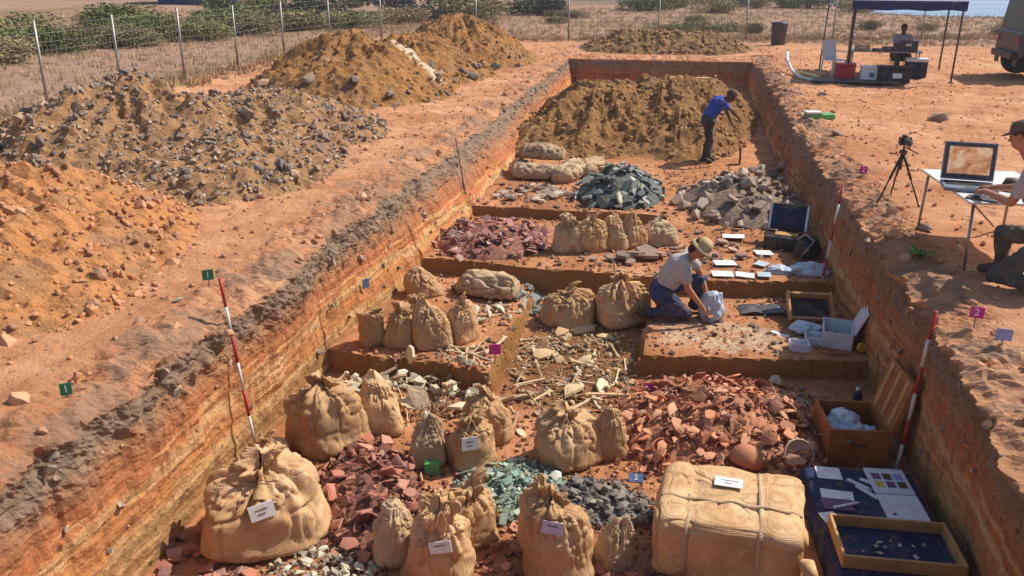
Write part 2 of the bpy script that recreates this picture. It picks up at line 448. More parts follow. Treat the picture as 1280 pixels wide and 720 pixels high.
M = {}
M['ground'] = ground_material(); M['wall'] = wall_material(); M['floor'] = floor_material()
M['h_rubble'] = heap_material('rubble_earth', [(0.3, lin(150, 118, 88, 0.85)), (0.45, lin(188, 144, 102, 0.85)), (0.58, lin(162, 126, 92, 0.85)), (0.72, lin(204, 154, 112, 0.85))], speck=0.6)
M['h_orange'] = heap_material('orange_spoil', [(0.3, lin(204, 138, 86, 0.8)), (0.48, lin(216, 152, 98, 0.8)), (0.6, lin(180, 136, 98, 0.8)), (0.75, lin(212, 162, 122, 0.8))], speck=0.5)
M['h_brown'] = heap_material('mustard_spoil', [(0.3, lin(140, 102, 70, 0.82)), (0.45, lin(184, 132, 78, 0.82)), (0.58, lin(156, 118, 82, 0.82)), (0.72, lin(204, 150, 104, 0.82))], white=(-6.1, 19.25, 0.42, 1.1, R(50)), speck=0.55)
M['h_far'] = heap_material('brown_spoil', [(0.3, lin(112, 90, 68, 0.8)), (0.5, lin(158, 124, 86, 0.8)), (0.7, lin(136, 108, 82, 0.8))], speck=0.5)
M['h_pile'] = heap_material('dug_earth', [(0.28, lin(122, 90, 60, 0.8)), (0.42, lin(176, 132, 84, 0.8)), (0.56, lin(150, 110, 70, 0.8)), (0.72, lin(204, 158, 112, 0.8))], speck=0.55, sc=1.1)
M['burlap'] = burlap_material('burlap', lin(196, 152, 106, 0.92), lin(214, 172, 126, 0.92), lin(228, 192, 150, 0.92))
M['burlap_b'] = burlap_material('grey_burlap', lin(184, 152, 118, 0.9), lin(206, 176, 140, 0.9), lin(220, 194, 160, 0.9))
M['twine'] = basic('twine', lin(176, 140, 92, 0.8), 0.9)
M['paper'] = basic('paper', lin(240, 238, 236, 0.85), 0.7, var=0.04, bump=0.05)
M['ink'] = basic('ink', lin(60, 58, 66), 0.7, bump=0)
M['lav_paper'] = basic('lavender_paper', lin(206, 190, 206, 0.85), 0.7, var=0.05, bump=0.05)

# ---------------------------------------------------------------- heights of the place
XL, XR, YN, YF = -3.5, 2.08, 1.2, 26.8
def floor_z(x, y):
    x, y = np.broadcast_arrays(np.asarray(x, float), np.asarray(y, float))
    wob = fbm2(x, x * 0 + np.round(y / 2.5), 1.7, 4, 5) * 0.10 + fbm2(x, y, 7.0, 2, 6) * 0.025
    z = np.full(x.shape, -1.4)
    yl = 7.46 - 0.12 * (x + 3.45) + wob
    pl = sstep(-0.012, 0.012, y - yl) * sstep(0.03, -0.03, x + 1.66 + wob * 1.3)
    yb = 7.93 + 0.15 * (x + 0.2) + wob * 0.6
    bl = sstep(-0.012, 0.012, y - yb) * sstep(-0.02, 0.02, x + 0.22 + wob * 0.5)
    mid = np.clip((y - 7.2) / 2.6, 0, 1) * 0.12
    z = z + np.maximum(np.maximum(pl, bl) * 0.25, mid)
    y2 = np.interp(x, [-3.5, -3.1, -1.7, -0.3, 0.5, 2.0], [9.98, 9.95, 9.84, 9.80, 9.80, 10.03]) + wob * 0.5
    s2 = sstep(-0.012, 0.012, y - y2)
    z = z * (1 - s2) + (-0.95) * s2
    y3 = 12.05 + wob * 0.6
    s3 = np.where(x < -0.1, sstep(-0.012, 0.012, y - y3), sstep(11.3, 12.6, y))
    z = z + s3 * 0.15 * s2
    return z + fbm2(x, y, 2.2, 4, 9) * 0.025 + fbm2(x, y, 12.0, 3, 10) * 0.012

XB_L = ([0, 4.2, 7.5, 9.8, 12.0, 15.4, 17.8, 27], [-3.48, -3.47, -3.44, -3.16, -2.92, -2.95, -3.05, -3.35])
XB_R = ([0, 5.3, 8.3, 10.2, 13.4, 17.0, 27], [2.25, 2.2, 2.08, 1.95, 1.88, 1.82, 1.95])

HEAPS = {
    'rubble': [(-8.3, 11.6, 2.2, 2.7, 1.15), (-6.9, 13.0, 2.2, 2.7, 0.8), (-6.0, 10.4, 1.7, 2.1, 0.48), (-8.0, 14.6, 2.0, 2.4, 0.5)],
    'orange': [(-7.0, 6.7, 2.6, 2.6, 0.95), (-5.9, 5.6, 1.6, 1.6, 0.42)],
    'brown': [(-7.4, 18.4, 2.6, 3.3, 1.36), (-6.9, 21.4, 2.4, 2.8, 1.15), (-6.7, 25.4, 2.6, 3.2, 1.42)],
    'far': [(-1.7, 30.0, 2.1, 2.2, 0.62), (0.3, 30.2, 2.1, 2.2, 0.60), (-0.7, 30.1, 2.6, 2.1, 0.66)],
    'pile': [(-1.8, 19.0, 1.9, 3.6, 1.15), (-0.4, 20.3, 2.2, 4.2, 1.10), (0.7, 21.6, 1.3, 3.9, 0.95), (-2.6, 17.8, 1.2, 2.4, 0.75), (0.0, 18.0, 1.4, 2.4, 0.7)],
}
def heap_h(key, x, y, rough=True):
    x, y = np.broadcast_arrays(np.asarray(x, float), np.asarray(y, float))
    nx = fbm2(x, y, 0.7, 3, 31) * 0.35; ny = fbm2(x, y, 0.7, 3, 47) * 0.35
    acc = 0; P_ = 5.0
    for cx, cy, rx, ry, h in HEAPS[key]:
        r = np.sqrt(((x + nx - cx) / rx) ** 2 + ((y + ny - cy) / ry) ** 2)
        t = np.clip(1 - r, 0, 1)
        prof = h * (t * 1.25 - 0.25 * t * t) * (0.55 + 0.45 * np.clip(t * 3, 0, 1))
        prof = np.minimum(prof, h * 0.85 + (prof - h * 0.85) * (0.5 if key in ('far', 'pile') else 0.85))
        ang = np.arctan2((y - cy) / ry, (x - cx) / rx)
        gul = fbm(np.stack([np.cos(ang) * 3.2, np.sin(ang) * 3.2, r * 0.8 + cx], -1), 3, 83, 0.6)
        prof = prof * (1 + (gul * 0.42 * sstep(0.05, 0.35, r) if rough else 0))
        acc = acc + np.maximum(prof, 0) ** P_
    z = acc ** (1 / P_)
    if rough:
        k = np.clip(z / 0.12, 0, 1)
        rd = 1 - np.abs(fbm2(x, y, 2.0, 4, 61)) * 2
        amp = {'pile': 1.5, 'rubble': 1.5, 'orange': 1.2}.get(key, 1.1)
        rg = np.clip(1 - np.abs(fbm2(x, y * 0.6, 1.3, 3, 81)) * 3, 0, 1) ** 2
        z = z + k * amp * (fbm2(x, y, 3.2, 4, 71, 0.62) * 0.09 + rd * 0.05 + fbm2(x, y, 11.0, 3, 73, 0.62) * 0.045 - rg * 0.09 * np.clip(z / 0.4, 0, 1))
    return z

def ground_noise(x, y):
    edge = np.minimum(np.minimum(np.abs(x - (-4.2)), np.abs(x - 2.75)), 10)
    inside = (y > YN - 0.3) & (y < YF + 1.2)
    k = np.where(inside, sstep(0.0, 0.5, edge), 1.0)
    nr = sstep(60, 20, np.abs(y) + np.abs(x) * 0.5)
    return k * nr * (fbm2(x, y, 0.45, 3, 3) * 0.06 + fbm2(x, y, 2.4, 4, 4, 0.65) * 0.06 - np.clip(1 - np.abs(fbm2(x, y, 1.6, 3, 14)) * 4, 0, 1) ** 2 * 0.045 + fbm2(x, y, 8.0, 3, 8, 0.6) * 0.028)

def land_z(x, y):
    x, y = np.broadcast_arrays(np.asarray(x, float), np.asarray(y, float))
    z = ground_noise(x, y)
    drop = sstep(9.0, 17.0, x + (y - 55) * 0.02) * sstep(50, 130, y)
    drop = np.maximum(drop, sstep(20, 120, x - 18) * 1.0)
    far = sstep(90, 700, np.hypot(x, y)) * (1 - sstep(0, 60, x + 30))
    z = z + far * (fbm2(x, y, 0.004, 4, 88) * 6 + 1.5) - drop * 16
    z = z + sstep(40, 70, y) * fbm2(x, y, 0.05, 3, 90) * 0.5 * (1 - drop)
    return z

# ---------------------------------------------------------------- ground, sea, trench
def axis(segs):
    out = []
    for a, b, n in segs: out += list(np.linspace(a, b, n, endpoint=False))
    return np.array(out + [segs[-1][1]])
gx = axis([(-3000, -800, 8), (-800, -120, 16), (-120, -26, 30), (-26, -12, 36), (-12, -4.2, 86), (-4.2, 2.75, 14), (2.75, 13, 104), (13, 40, 40), (40, 200, 24), (200, 3000, 10)])
gy = axis([(-3000, -60, 12), (-60, -4, 12), (-4, 0.9, 16), (0.9, 28.0, 280), (28.0, 40, 90), (40, 130, 70), (130, 900, 26), (900, 3000, 8)])
GX, GY = np.meshgrid(gx, gy)
cxm = (GX[:-1, :-1] + GX[1:, 1:]) / 2; cym = (GY[:-1, :-1] + GY[1:, 1:]) / 2
hole = (cxm > -4.2) & (cxm < 2.75) & (cym > 0.9) & (cym < 28.0)
tag(grid_obj('ground', GX, GY, land_z(GX, GY), M['ground'], True, ~hole), kind='structure')

m, nt_, b = mnew('sea_water'); q = NT(nt_)
b.inputs['Base Color'].default_value = lin(46, 110, 160); b.inputs['Roughness'].default_value = 0.25
q.bump(q.noise(q.pos(), 0.15, 5), 0.6, 0.6, b)
M['sea'] = m
sea = obj('sea', raw_mesh('sea', [(-4000, -4000, -12), (4000, -4000, -12), (4000, 4000, -12), (-4000, 4000, -12)], [(0, 1, 2, 3)]), M['sea'])
tag(sea, kind='structure')

fx = np.arange(-3.95, 2.66, 0.04); fy = np.concatenate([np.arange(0.9, 7.0, 0.05), np.arange(7.0, 12.6, 0.025), np.arange(12.6, 27.4, 0.09)])
FX, FY = np.meshgrid(fx, fy)
tag(grid_obj('trench_floor', FX, FY, floor_z(FX, FY), M['floor'], False), kind='structure')

def side_wall(name, side):
    ys = np.concatenate([np.arange(0.6, 2.6, 0.08), np.arange(2.6, 9.5, 0.024), np.arange(9.5, 14, 0.04), np.arange(14, 28.3, 0.08)])
    prof_n = 96
    t = np.linspace(0, 1, prof_n)
    YY, TT = np.meshgrid(ys, t, indexing='ij')
    xb = np.interp(ys, *(XB_L if side < 0 else XB_R))
    xt = XL if side < 0 else XR
    top_wob = fbm2(ys * 0 + side * 7, ys, 0.9, 4, 101) * 0.18 + fbm2(ys * 0 + side * 7, ys, 3.4, 4, 102, 0.65) * 0.11
    zf = floor_z(np.clip(xb, -3.4, 2.0), ys) - 0.12
    lip = 0.26                                             # share of the profile on the lip
    X = np.zeros_like(YY); Z = np.zeros_like(YY)
    lt = np.clip(TT / lip, 0, 1); dt = np.clip((TT - lip) / (1 - lip), 0, 1)
    outer = xt + side * 0.95
    edge_x = (xt + top_wob)[:, None]
    X = outer + (edge_x - outer) * lt
    Z = -0.012 + 0.017 * np.clip(lt / 0.35, 0, 1) - 0.075 * np.clip((lt - 0.6) / 0.4, 0, 1) ** 2.5
    wallx = edge_x + (xb[:, None] - edge_x) * (dt ** 0.8)
    wallz = -0.07 + (zf[:, None] + 0.07) * dt
    X = np.where(TT > lip, wallx, X); Z = np.where(TT > lip, wallz, Z)
    P3 = np.stack([X, YY, Z], -1)
    crumb = sstep(-0.62, -0.25, Z) * (1 - sstep(0.75, 1.0, np.abs(X - xt) / 0.9))
    n_big = fbm(P3 * 2.1, 4, 111, 0.6); n_fin = fbm(P3 * 6.5, 5, 121, 0.66)
    strata = fbm(P3 * np.array([1.0, 0.6, 10.0]), 4, 131, 0.6)
    lipk = sstep(0.35, 0.6, lt) * (dt <= 0)
    Z = Z + lipk * (n_fin * 0.085 + n_big * 0.06)
    inw = (dt > 0)
    X = X + side * inw * (n_big * (0.05 + 0.05 * crumb) + n_fin * (0.022 + 0.07 * crumb) + strata * 0.03) * (1 - 0.3 * dt)
    return tag(grid_obj(name, X, YY, Z, M['wall'], False), kind='structure')
side_wall('trench_wall_left', -1)
side_wall('trench_wall_right', 1)

def end_wall(name, y0, sgn):
    xs = np.arange(-4.3, 2.9, 0.05); t = np.linspace(0, 1, 48)
    XX, TT = np.meshgrid(xs, t, indexing='ij')
    wob = fbm2(xs, xs * 0 + y0, 1.2, 4, 141) * 0.12
    lip = 0.25; lt = np.clip(TT / lip, 0, 1); dt = np.clip((TT - lip) / (1 - lip), 0, 1)
    ey = (y0 + wob)[:, None]; oy = y0 + sgn * 1.35
    Yv = np.where(TT > lip, ey - sgn * 0.05 * dt, oy + (ey - oy) * lt)
    Z = np.where(TT > lip, -0.05 - 1.5 * dt, -0.05 + 0.055 * sstep(0, 0.2, lt) - 0.05 * np.clip((lt - 0.6) / 0.4, 0, 1) ** 2)
    P3 = np.stack([XX, Yv, Z], -1); nf = fbm(P3 * 5.0, 5, 151, 0.66)
    Yv = Yv + sgn * (dt > 0) * (nf * 0.07 + fbm(P3 * 2, 3, 152) * 0.05)
    Z = Z + (dt <= 0) * sstep(0.05, 0.4, lt) * nf * 0.10
    return tag(grid_obj(name, XX, Yv, Z, M['wall'], False), kind='structure')
end_wall('trench_wall_far', YF, 1)
end_wall('trench_wall_near', YN, -1)

# ---------------------------------------------------------------- spoil heaps
def heap(key, name, label, m, res, basez, extent):
    x0, x1, y0, y1 = extent
    X, Y = np.meshgrid(np.arange(x0, x1, res), np.arange(y0, y1, res))
    H = heap_h(key, X, Y)
    base = basez(X, Y)
    Z = base - 0.06 + H
    keep = (H[:-1, :-1] + H[1:, 1:] + H[1:, :-1] + H[:-1, 1:]) > 0.02
    o = grid_obj(name, X, Y, Z, m, False, keep)
    return tag(o, label, 'spoil heap')
gz = lambda x, y: ground_noise(x, y)
heap('rubble', 'spoil_heap', 'low spoil heap strewn with grey rubble between fence and trench', M['h_rubble'], 0.05, gz, (-11.5, -3.9, 7.4, 18))
heap('orange', 'spoil_heap', 'orange earth heap with clods beside the trench edge', M['h_orange'], 0.045, gz, (-10.5, -3.9, 3.2, 10))
heap('brown', 'spoil_heap', 'twin peaked mustard brown spoil heap with a white lime streak', M['h_brown'], 0.06, gz, (-11, -3.6, 13.5, 30))
heap('far', 'spoil_heap', 'broad brown spoil heap behind the far end wall of the trench', M['h_far'], 0.08, gz, (-5, 4, 27, 33.5))
heap('pile', 'earth_pile', 'big heap of dug earth inside the trench behind the stooping digger', M['h_pile'], 0.05, floor_z, (-3.5, 2.3, 14, 26.6))

HZ = {k: ((lambda kk: (lambda x, y: (floor_z(x, y) if kk == 'pile' else ground_noise(x, y)) - 0.06 + heap_h(kk, x, y)))(k)) for k in HEAPS}

# ---------------------------------------------------------------- loose pieces
def hull_mesh(name, pts, smooth=False):
    bm = bmesh.new()
    for p in pts: bm.verts.new(p)
    bmesh.ops.convex_hull(bm, input=bm.verts[:])
    for v in [v for v in bm.verts if not v.link_faces]: bm.verts.remove(v)
    me = bpy.data.meshes.new(name); bm.to_mesh(me); bm.free(); return me

def rock_meshes(name, n, flat=0.65, m=None, npt=13):
    out = []
    for i in range(n):
        pts = []
        for k in range(npt):
            v = Vector((random.gauss(0, 1), random.gauss(0, 1), random.gauss(0, 1))).normalized() * random.uniform(0.36, 0.54)
            pts.append((v.x, v.y * random.uniform(0.75, 1.0), v.z * flat))
        me = hull_mesh(name, pts); me.materials.append(m); out.append(me)
    return out

def sherd_meshes(name, n, m, thick=0.07, bend=0.35, sides=(4, 6), aspect=0.75):
    out = []
    for i in range(n):
        k = random.randint(*sides); a0 = random.uniform(0, 6.28)
        ring = []
        for j in range(k):
            a = a0 + 2 * math.pi * (j + random.uniform(-0.28, 0.28)) / k
            r = random.uniform(0.36, 0.56); ring.append((math.cos(a) * r, math.sin(a) * r * aspect))
        bd = bend * random.uniform(0.3, 1.3)
        v = []; f = []
        for lay in (0, 1):
            zc = lay * thick
            v.append((0, 0, zc + bd * 0.14))
            for (x, y) in ring:
                mx, my = x * 0.55, y * 0.55
                v.append((mx, my, zc + bd * (0.14 - mx * mx)))
            for (x, y) in ring:
                v.append((x * (1 - 0.04 * lay), y * (1 - 0.04 * lay), zc + bd * (0.14 - x * x)))
        nl = 1 + 2 * k
        for lay in (0, 1):
            o = lay * nl
            for j in range(k):
                j2 = (j + 1) % k
                t1 = (o, o + 1 + j, o + 1 + j2); t2 = (o + 1 + j, o + 1 + k + j, o + 1 + k + j2, o + 1 + j2)
                f += [t1, t2] if lay else [t1[::-1], t2[::-1]]
        for j in range(k):
            j2 = (j + 1) % k
            f.append((1 + k + j, 1 + k + j2, nl + 1 + k + j2, nl + 1 + k + j))
        me = raw_mesh(name, v, f); me.materials.append(m); out.append(me)
    return out

def bone_meshes(name, n, m):
    out = []
    for i in range(n):
        mb = MB(); c = random.uniform(-0.12, 0.12); kn = random.uniform(0.075, 0.10); th = random.uniform(0.032, 0.045)
        broken = i % 3 == 2
        pts = []; rr = []
        for t in (-0.5, -0.47, -0.42, -0.34, -0.2, 0, 0.2, 0.34, 0.42, 0.47, 0.5):
            e = abs(t) * 2
            r = th + (kn - th) * max(0, (e - 0.62) / 0.38) ** 1.6
            if e > 0.97: r *= 0.55
            if broken and t > 0.3: r = th * (1.1 if t < 0.45 else 0.7)
            pts.append((t, c * (0.25 - t * t) * 2, 0)); rr.append(r)
        mb.path(pts, rr, 7)
        for sy in (-1, 1):
            mb.ball((-0.485, sy * kn * 0.55, 0), kn * 0.62, 5)
            if not broken: mb.ball((0.485, sy * kn * 0.55, 0), kn * 0.62, 5)
        me = mb.mesh(name, True); me.materials.append(m); out.append(me)
    return out

def normal_at(fn, x, y, e=0.06):
    hx = (fn(x + e, y) - fn(x - e, y)) / (2 * e); hy = (fn(x, y + e) - fn(x, y - e)) / (2 * e)
    return np.stack([-hx, -hy, np.ones_like(hx)], -1) / np.sqrt(hx * hx + hy * hy + 1)[..., None]

def piece_rot(nrm, tilt, spin):
    q = Vector(nrm).to_track_quat('Z', 'Y')
    return q @ Euler((random.gauss(0, tilt), random.gauss(0, tilt), spin)).to_quaternion()

def scatter(name, meshes, pts, fn, sizes, label, cat, group, tilt=0.5, lift=0.25, stretch=None):
    pts = np.asarray(pts); z = fn(pts[:, 0], pts[:, 1]); nr = normal_at(fn, pts[:, 0], pts[:, 1])
    for i, (p, zz, nn) in enumerate(zip(pts, z, nr)):
        o = bpy.data.objects.new(name, meshes[i % len(meshes)]); COL.objects.link(o)
        s = sizes[i % len(sizes)]
        o.rotation_mode = 'QUATERNION'; o.rotation_quaternion = piece_rot(nn, tilt, random.uniform(0, 6.283))
        o.location = (p[0], p[1], zz + s * lift * random.uniform(0.5, 1.2)); o.scale = (s, s * random.uniform(0.85, 1.15), s)
        tag(o, label, cat, group)

def stuff(name, meshes, pts, fn, sizes, label, m, tilt=0.5, lift=0.25, cat=None):
    data = []
    for me in meshes:
        v = np.array([q.co[:] for q in me.vertices]); f = [tuple(p.vertices) for p in me.polygons]; data.append((v, f))
    pts = np.asarray(pts); z = fn(pts[:, 0], pts[:, 1]); nr = normal_at(fn, pts[:, 0], pts[:, 1])
    V = []; F = []; n = 0
    for i, (p, zz, nn) in enumerate(zip(pts, z, nr)):
        v, f = data[i % len(data)]; s = sizes[i % len(sizes)]
        Rm = np.array(piece_rot(nn, tilt, random.uniform(0, 6.283)).to_matrix())
        V.append(v @ Rm.T * s + np.array([p[0], p[1], zz + s * lift])); F += [tuple(j + n for j in q) for q in f]; n += len(v)
    V = np.concatenate(V)
    me = bpy.data.meshes.new(name); me.from_pydata(V.tolist(), [], F); me.update()
    o = obj(name, me, m); tag(o, label, cat, kind='stuff'); return o

def ell(n, cx, cy, rx, ry, p=0.5, rot=0.0):
    """n points in an ellipse; p < 0.5 crowds the rim, p > 0.5 the middle"""
    a = rng.uniform(0, 2 * math.pi, n); r = rng.uniform(0, 1, n) ** p
    x = np.cos(a) * r * rx; y = np.sin(a) * r * ry
    c, s = math.cos(rot), math.sin(rot)
    return np.stack([cx + x * c - y * s, cy + x * s + y * c], -1)

def cone(cx, cy, rx, ry, h, basefn, rot=0.0, rough=0.03):
    c, s = math.cos(rot), math.sin(rot)
    def fn(x, y):
        dx, dy = x - cx, y - cy
        u = (dx * c + dy * s) / rx; v = (-dx * s + dy * c) / ry
        t = np.clip(1 - np.sqrt(u * u + v * v), 0, 1)
        return basefn(x, y) + h * t * (1.35 - 0.35 * t) + np.clip(t * 8, 0, 1) * fbm2(x, y, 6.0, 3, 200) * rough
    return fn

def heap_core(name, fn, cx, cy, rx, ry, m, label, cat, rot=0.0, res=0.05):
    e = max(rx, ry)
    X, Y = np.meshgrid(np.arange(cx - e, cx + e + res, res), np.arange(cy - e, cy + e + res, res))
    c, s = math.cos(rot), math.sin(rot); dx, dy = X - cx, Y - cy
    r = ((dx * c + dy * s) / rx) ** 2 + ((-dx * s + dy * c) / ry) ** 2
    keep = (r[:-1, :-1] < 1.0)
    Z = fn(X, Y) - 0.02
    Z = np.where(r > 0.8, Z - (r - 0.8) * 0.2, Z)
    return tag(grid_obj(name, X, Y, Z, m, True, keep), label, cat, kind='stuff')

M['terra'] = piece_mat('terracotta', [lin(226, 154, 112, 0.9), lin(210, 134, 92, 0.9), lin(238, 184, 146, 0.9), lin(184, 122, 90, 0.9), lin(232, 166, 122, 0.9), lin(158, 112, 90, 0.9), lin(216, 144, 104, 0.9), lin(196, 150, 122, 0.9)])
M['terra_w'] = piece_mat('terracotta_crumbs', [lin(200, 126, 88, 0.8), lin(170, 104, 74, 0.8), lin(212, 150, 112, 0.8), lin(116, 80, 62, 0.75)], world=True)
M['dterra'] = piece_mat('dark_terracotta', [lin(204, 132, 106, 0.85), lin(166, 110, 94, 0.85), lin(220, 160, 132, 0.85), lin(124, 94, 90, 0.85), lin(192, 120, 92, 0.85), lin(158, 126, 112, 0.85)])
M['dterra_w'] = piece_mat('dark_crumbs', [lin(160, 98, 76, 0.7), lin(120, 84, 72, 0.7), lin(190, 128, 100, 0.75), lin(84, 62, 58, 0.7)], world=True)
M['purple'] = piece_mat('plum_sherds', [lin(172, 112, 100, 0.9), lin(134, 88, 86, 0.9), lin(204, 148, 130, 0.9), lin(118, 86, 88, 0.9), lin(220, 194, 176, 0.9), lin(180, 122, 100, 0.9), lin(150, 104, 96, 0.9)])
M['purple_w'] = piece_mat('plum_crumbs', [lin(132, 78, 72, 0.75), lin(104, 66, 66, 0.75), lin(160, 106, 92, 0.75)], world=True)
M['glass_m'] = piece_mat('green_glass', [lin(150, 172, 152, 0.85), lin(126, 150, 134, 0.85), lin(204, 214, 194, 0.85), lin(108, 132, 118, 0.85), lin(180, 194, 166, 0.85)], rough=0.15, bump=0.05, spec=0.8, mott=0.15)
M['glass_w'] = piece_mat('green_glass_crumbs', [lin(146, 164, 146, 0.8), lin(122, 142, 126, 0.8), lin(180, 190, 168, 0.8)], rough=0.25, bump=0.1, spec=0.7, mott=0.2, world=True)
M['char'] = piece_mat('charcoal_slag', [lin(146, 140, 130, 0.85), lin(116, 112, 106, 0.85), lin(166, 156, 142, 0.85), lin(130, 122, 112, 0.85)], rough=0.6, mott=0.3)
M['char_w'] = piece_mat('charcoal_crumbs', [lin(120, 114, 106, 0.8), lin(92, 90, 86, 0.8), lin(140, 130, 116, 0.8)], world=True)
M['slate'] = piece_mat('slate', [lin(132, 142, 134, 0.85), lin(100, 112, 108, 0.85), lin(160, 162, 148, 0.85), lin(90, 98, 98, 0.85), lin(214, 208, 184, 0.85), lin(118, 120, 122, 0.85)], rough=0.5)
M['slate_w'] = piece_mat('slate_crumbs', [lin(98, 104, 98, 0.75), lin(74, 82, 80, 0.75), lin(124, 122, 108, 0.75)], world=True)
M['stone'] = piece_mat('grey_stone', [lin(168, 144, 126, 0.85), lin(136, 120, 110, 0.85), lin(202, 172, 146, 0.85), lin(114, 104, 98, 0.85), lin(188, 150, 128, 0.85), lin(220, 200, 176, 0.85)])
M['stone_w'] = piece_mat('grey_stone_crumbs', [lin(142, 120, 102, 0.75), lin(108, 96, 88, 0.75), lin(170, 138, 112, 0.75)], world=True)
M['rubble'] = piece_mat('rubble_rock', [lin(140, 128, 118, 0.85), lin(108, 102, 100, 0.85), lin(184, 150, 122, 0.85), lin(96, 92, 92, 0.85), lin(200, 162, 130, 0.85), lin(124, 112, 102, 0.85), lin(160, 134, 112, 0.85)], bscale=20)
M['rubble_w'] = piece_mat('rubble_gravel', [lin(150, 134, 120, 0.88), lin(120, 112, 106, 0.88), lin(180, 154, 128, 0.88), lin(206, 168, 134, 0.88)], world=True)
M['clod'] = piece_mat('earth_clod', [lin(206, 148, 106, 0.85), lin(218, 162, 120, 0.85), lin(186, 130, 92, 0.85), lin(228, 180, 140, 0.85), lin(168, 126, 98, 0.85)], bscale=25, mott=0.4)
M['clod_w'] = piece_mat('earth_crumbs', [lin(206, 142, 100, 0.85), lin(218, 156, 112, 0.85), lin(180, 124, 88, 0.85), lin(160, 120, 94, 0.85)], world=True)
M['brclod_w'] = piece_mat('brown_crumbs', [lin(176, 130, 76, 0.85), lin(150, 110, 64, 0.85), lin(198, 150, 96, 0.85), lin(128, 96, 66, 0.85)], world=True)
M['bone'] = piece_mat('old_bone', [lin(214, 186, 142, 0.9), lin(168, 128, 86, 0.88), lin(236, 218, 184, 0.92), lin(134, 98, 64, 0.85), lin(226, 200, 158, 0.9), lin(198, 160, 114, 0.9), lin(232, 210, 170, 0.92)], rough=0.7, mott=0.25)
M['bone_w'] = piece_mat('bone_splinters', [lin(214, 188, 146, 0.85), lin(180, 144, 98, 0.85), lin(228, 210, 174, 0.88), lin(140, 104, 66, 0.8)], world=True, mott=0.3)
M['flint'] = piece_mat('flint', [lin(226, 216, 186, 0.88), lin(176, 168, 148, 0.85), lin(208, 192, 156, 0.88), lin(146, 138, 124, 0.85)])
M['flint_w'] = piece_mat('flint_chips', [lin(196, 186, 160, 0.8), lin(140, 134, 122, 0.8), lin(170, 158, 130, 0.8)], world=True)

SH_T = sherd_meshes('sherd', 12, M['terra'], 0.065, 0.5, (4, 7), 0.78); SH_D = sherd_meshes('sherd', 10, M['dterra']); SH_P = sherd_meshes('sherd', 8, M['purple'])
BPL = sherd_meshes('bone', 5, M['bone'], 0.09, 0.6, (5, 7), 0.6); GLS = sherd_meshes('glass_shard', 8, M['glass_m'], 0.05, 0.1, (3, 5)); CHR = rock_meshes('slag_lump', 8, 0.55, M['char']); SLT = sherd_meshes('slate_plate', 10, M['slate'], 0.11, 0.0, (4, 6), 0.65)
STN = rock_meshes('stone', 10, 0.6, M['stone']); STF = sherd_meshes('stone', 6, M['stone'], 0.14, 0.05, (5, 7), 0.8); RUB = rock_meshes('rubble_stone', 12, 0.7, M['rubble']); CLD = rock_meshes('earth_clod', 8, 0.75, M['clod'], 30)
BON = bone_meshes('bone', 9, M['bone']); FLT = rock_meshes('flint', 8, 0.6, M['flint']); FR = floor_z

def sizes(a, b, n=60, p=1.6): return [a + (b - a) * random.random() ** p for _ in range(n)]

# red heap below the raised block
f = cone(0.60, 7.0, 1.08, 0.98, 0.38, FR)
heap_core('sherd_mound', f, 0.62, 6.98, 1.05, 0.92, M['terra_w'], 'crumbled terracotta under the big red sherd heap', 'sherd mound')
scatter('terracotta_sherd', SH_T, ell(280, 0.60, 6.97, 1.02, 0.92, 0.5), f, sizes(0.09, 0.20), 'broken terracotta sherd in the big red heap below the raised block', 'sherd', 'sherds of the big red heap', 0.55, 0.22)
stuff('small_sherds', SH_T, ell(1500, 0.60, 6.98, 1.25, 1.12, 0.5), f, sizes(0.03, 0.09), 'small chips of terracotta filling the big red heap', M['terra_w'], 0.7)
# dark red heap between the sacks
f = cone(-2.2, 5.35, 0.48, 0.95, 0.20, FR, R(25))
heap_core('sherd_mound', f, -2.2, 5.35, 0.46, 0.9, M['dterra_w'], 'crumbs of dark pottery under the heap beside the largest sack', 'sherd mound', R(25))
scatter('pottery_sherd', SH_D, ell(85, -2.2, 5.32, 0.5, 0.92, 0.5, R(25)), f, sizes(0.10, 0.21), 'dark red pottery sherd in the narrow heap beside the largest sack', 'sherd', 'sherds of the dark red heap', 0.6, 0.22)
stuff('small_sherds', SH_D, ell(400, -2.2, 5.35, 0.55, 1.0, 0.5, R(25)), f, sizes(0.04, 0.08), 'small chips of dark pottery beside the largest sack', M['dterra_w'], 0.7)
# flat sherds at the foot of the left section
scatter('pottery_sherd', SH_D, np.concatenate([ell(26, -3.15, 4.5, 0.38, 0.42), ell(10, -2.75, 4.3, 0.35, 0.12), ell(6, -3.3, 5.1, 0.12, 0.35)]), FR, sizes(0.13, 0.24), 'flat pottery sherd lying at the foot of the left section by the largest sack', 'sherd', 'sherds at the foot of the left section', 0.3, 0.15)
# sherds scattered between the tied sacks in front
scatter('pottery_sherd', SH_D, np.concatenate([ell(26, -1.08, 4.95, 0.25, 0.42), ell(16, -0.2, 4.6, 0.3, 0.3), ell(8, -2.0, 4.62, 0.12, 0.2)]), FR, sizes(0.08, 0.16), 'brown sherd lying loose on the floor between the front sacks', 'sherd', 'loose sherds between the front sacks', 0.4, 0.2)
# purple heap on the second step
f = cone(-2.42, 10.85, 0.88, 0.95, 0.24, FR)
heap_core('sherd_mound', f, -2.42, 10.85, 0.82, 0.9, M['dterra_w'], 'plum coloured crumbs under the heap by the left section', 'sherd mound')
scatter('tile_fragment', SH_P, ell(150, -2.42, 10.8, 0.85, 0.92, 0.5), f, sizes(0.10, 0.20), 'plum coloured sherd in the heap by the left section', 'tile fragment', 'sherds of the plum coloured heap', 0.5, 0.22)
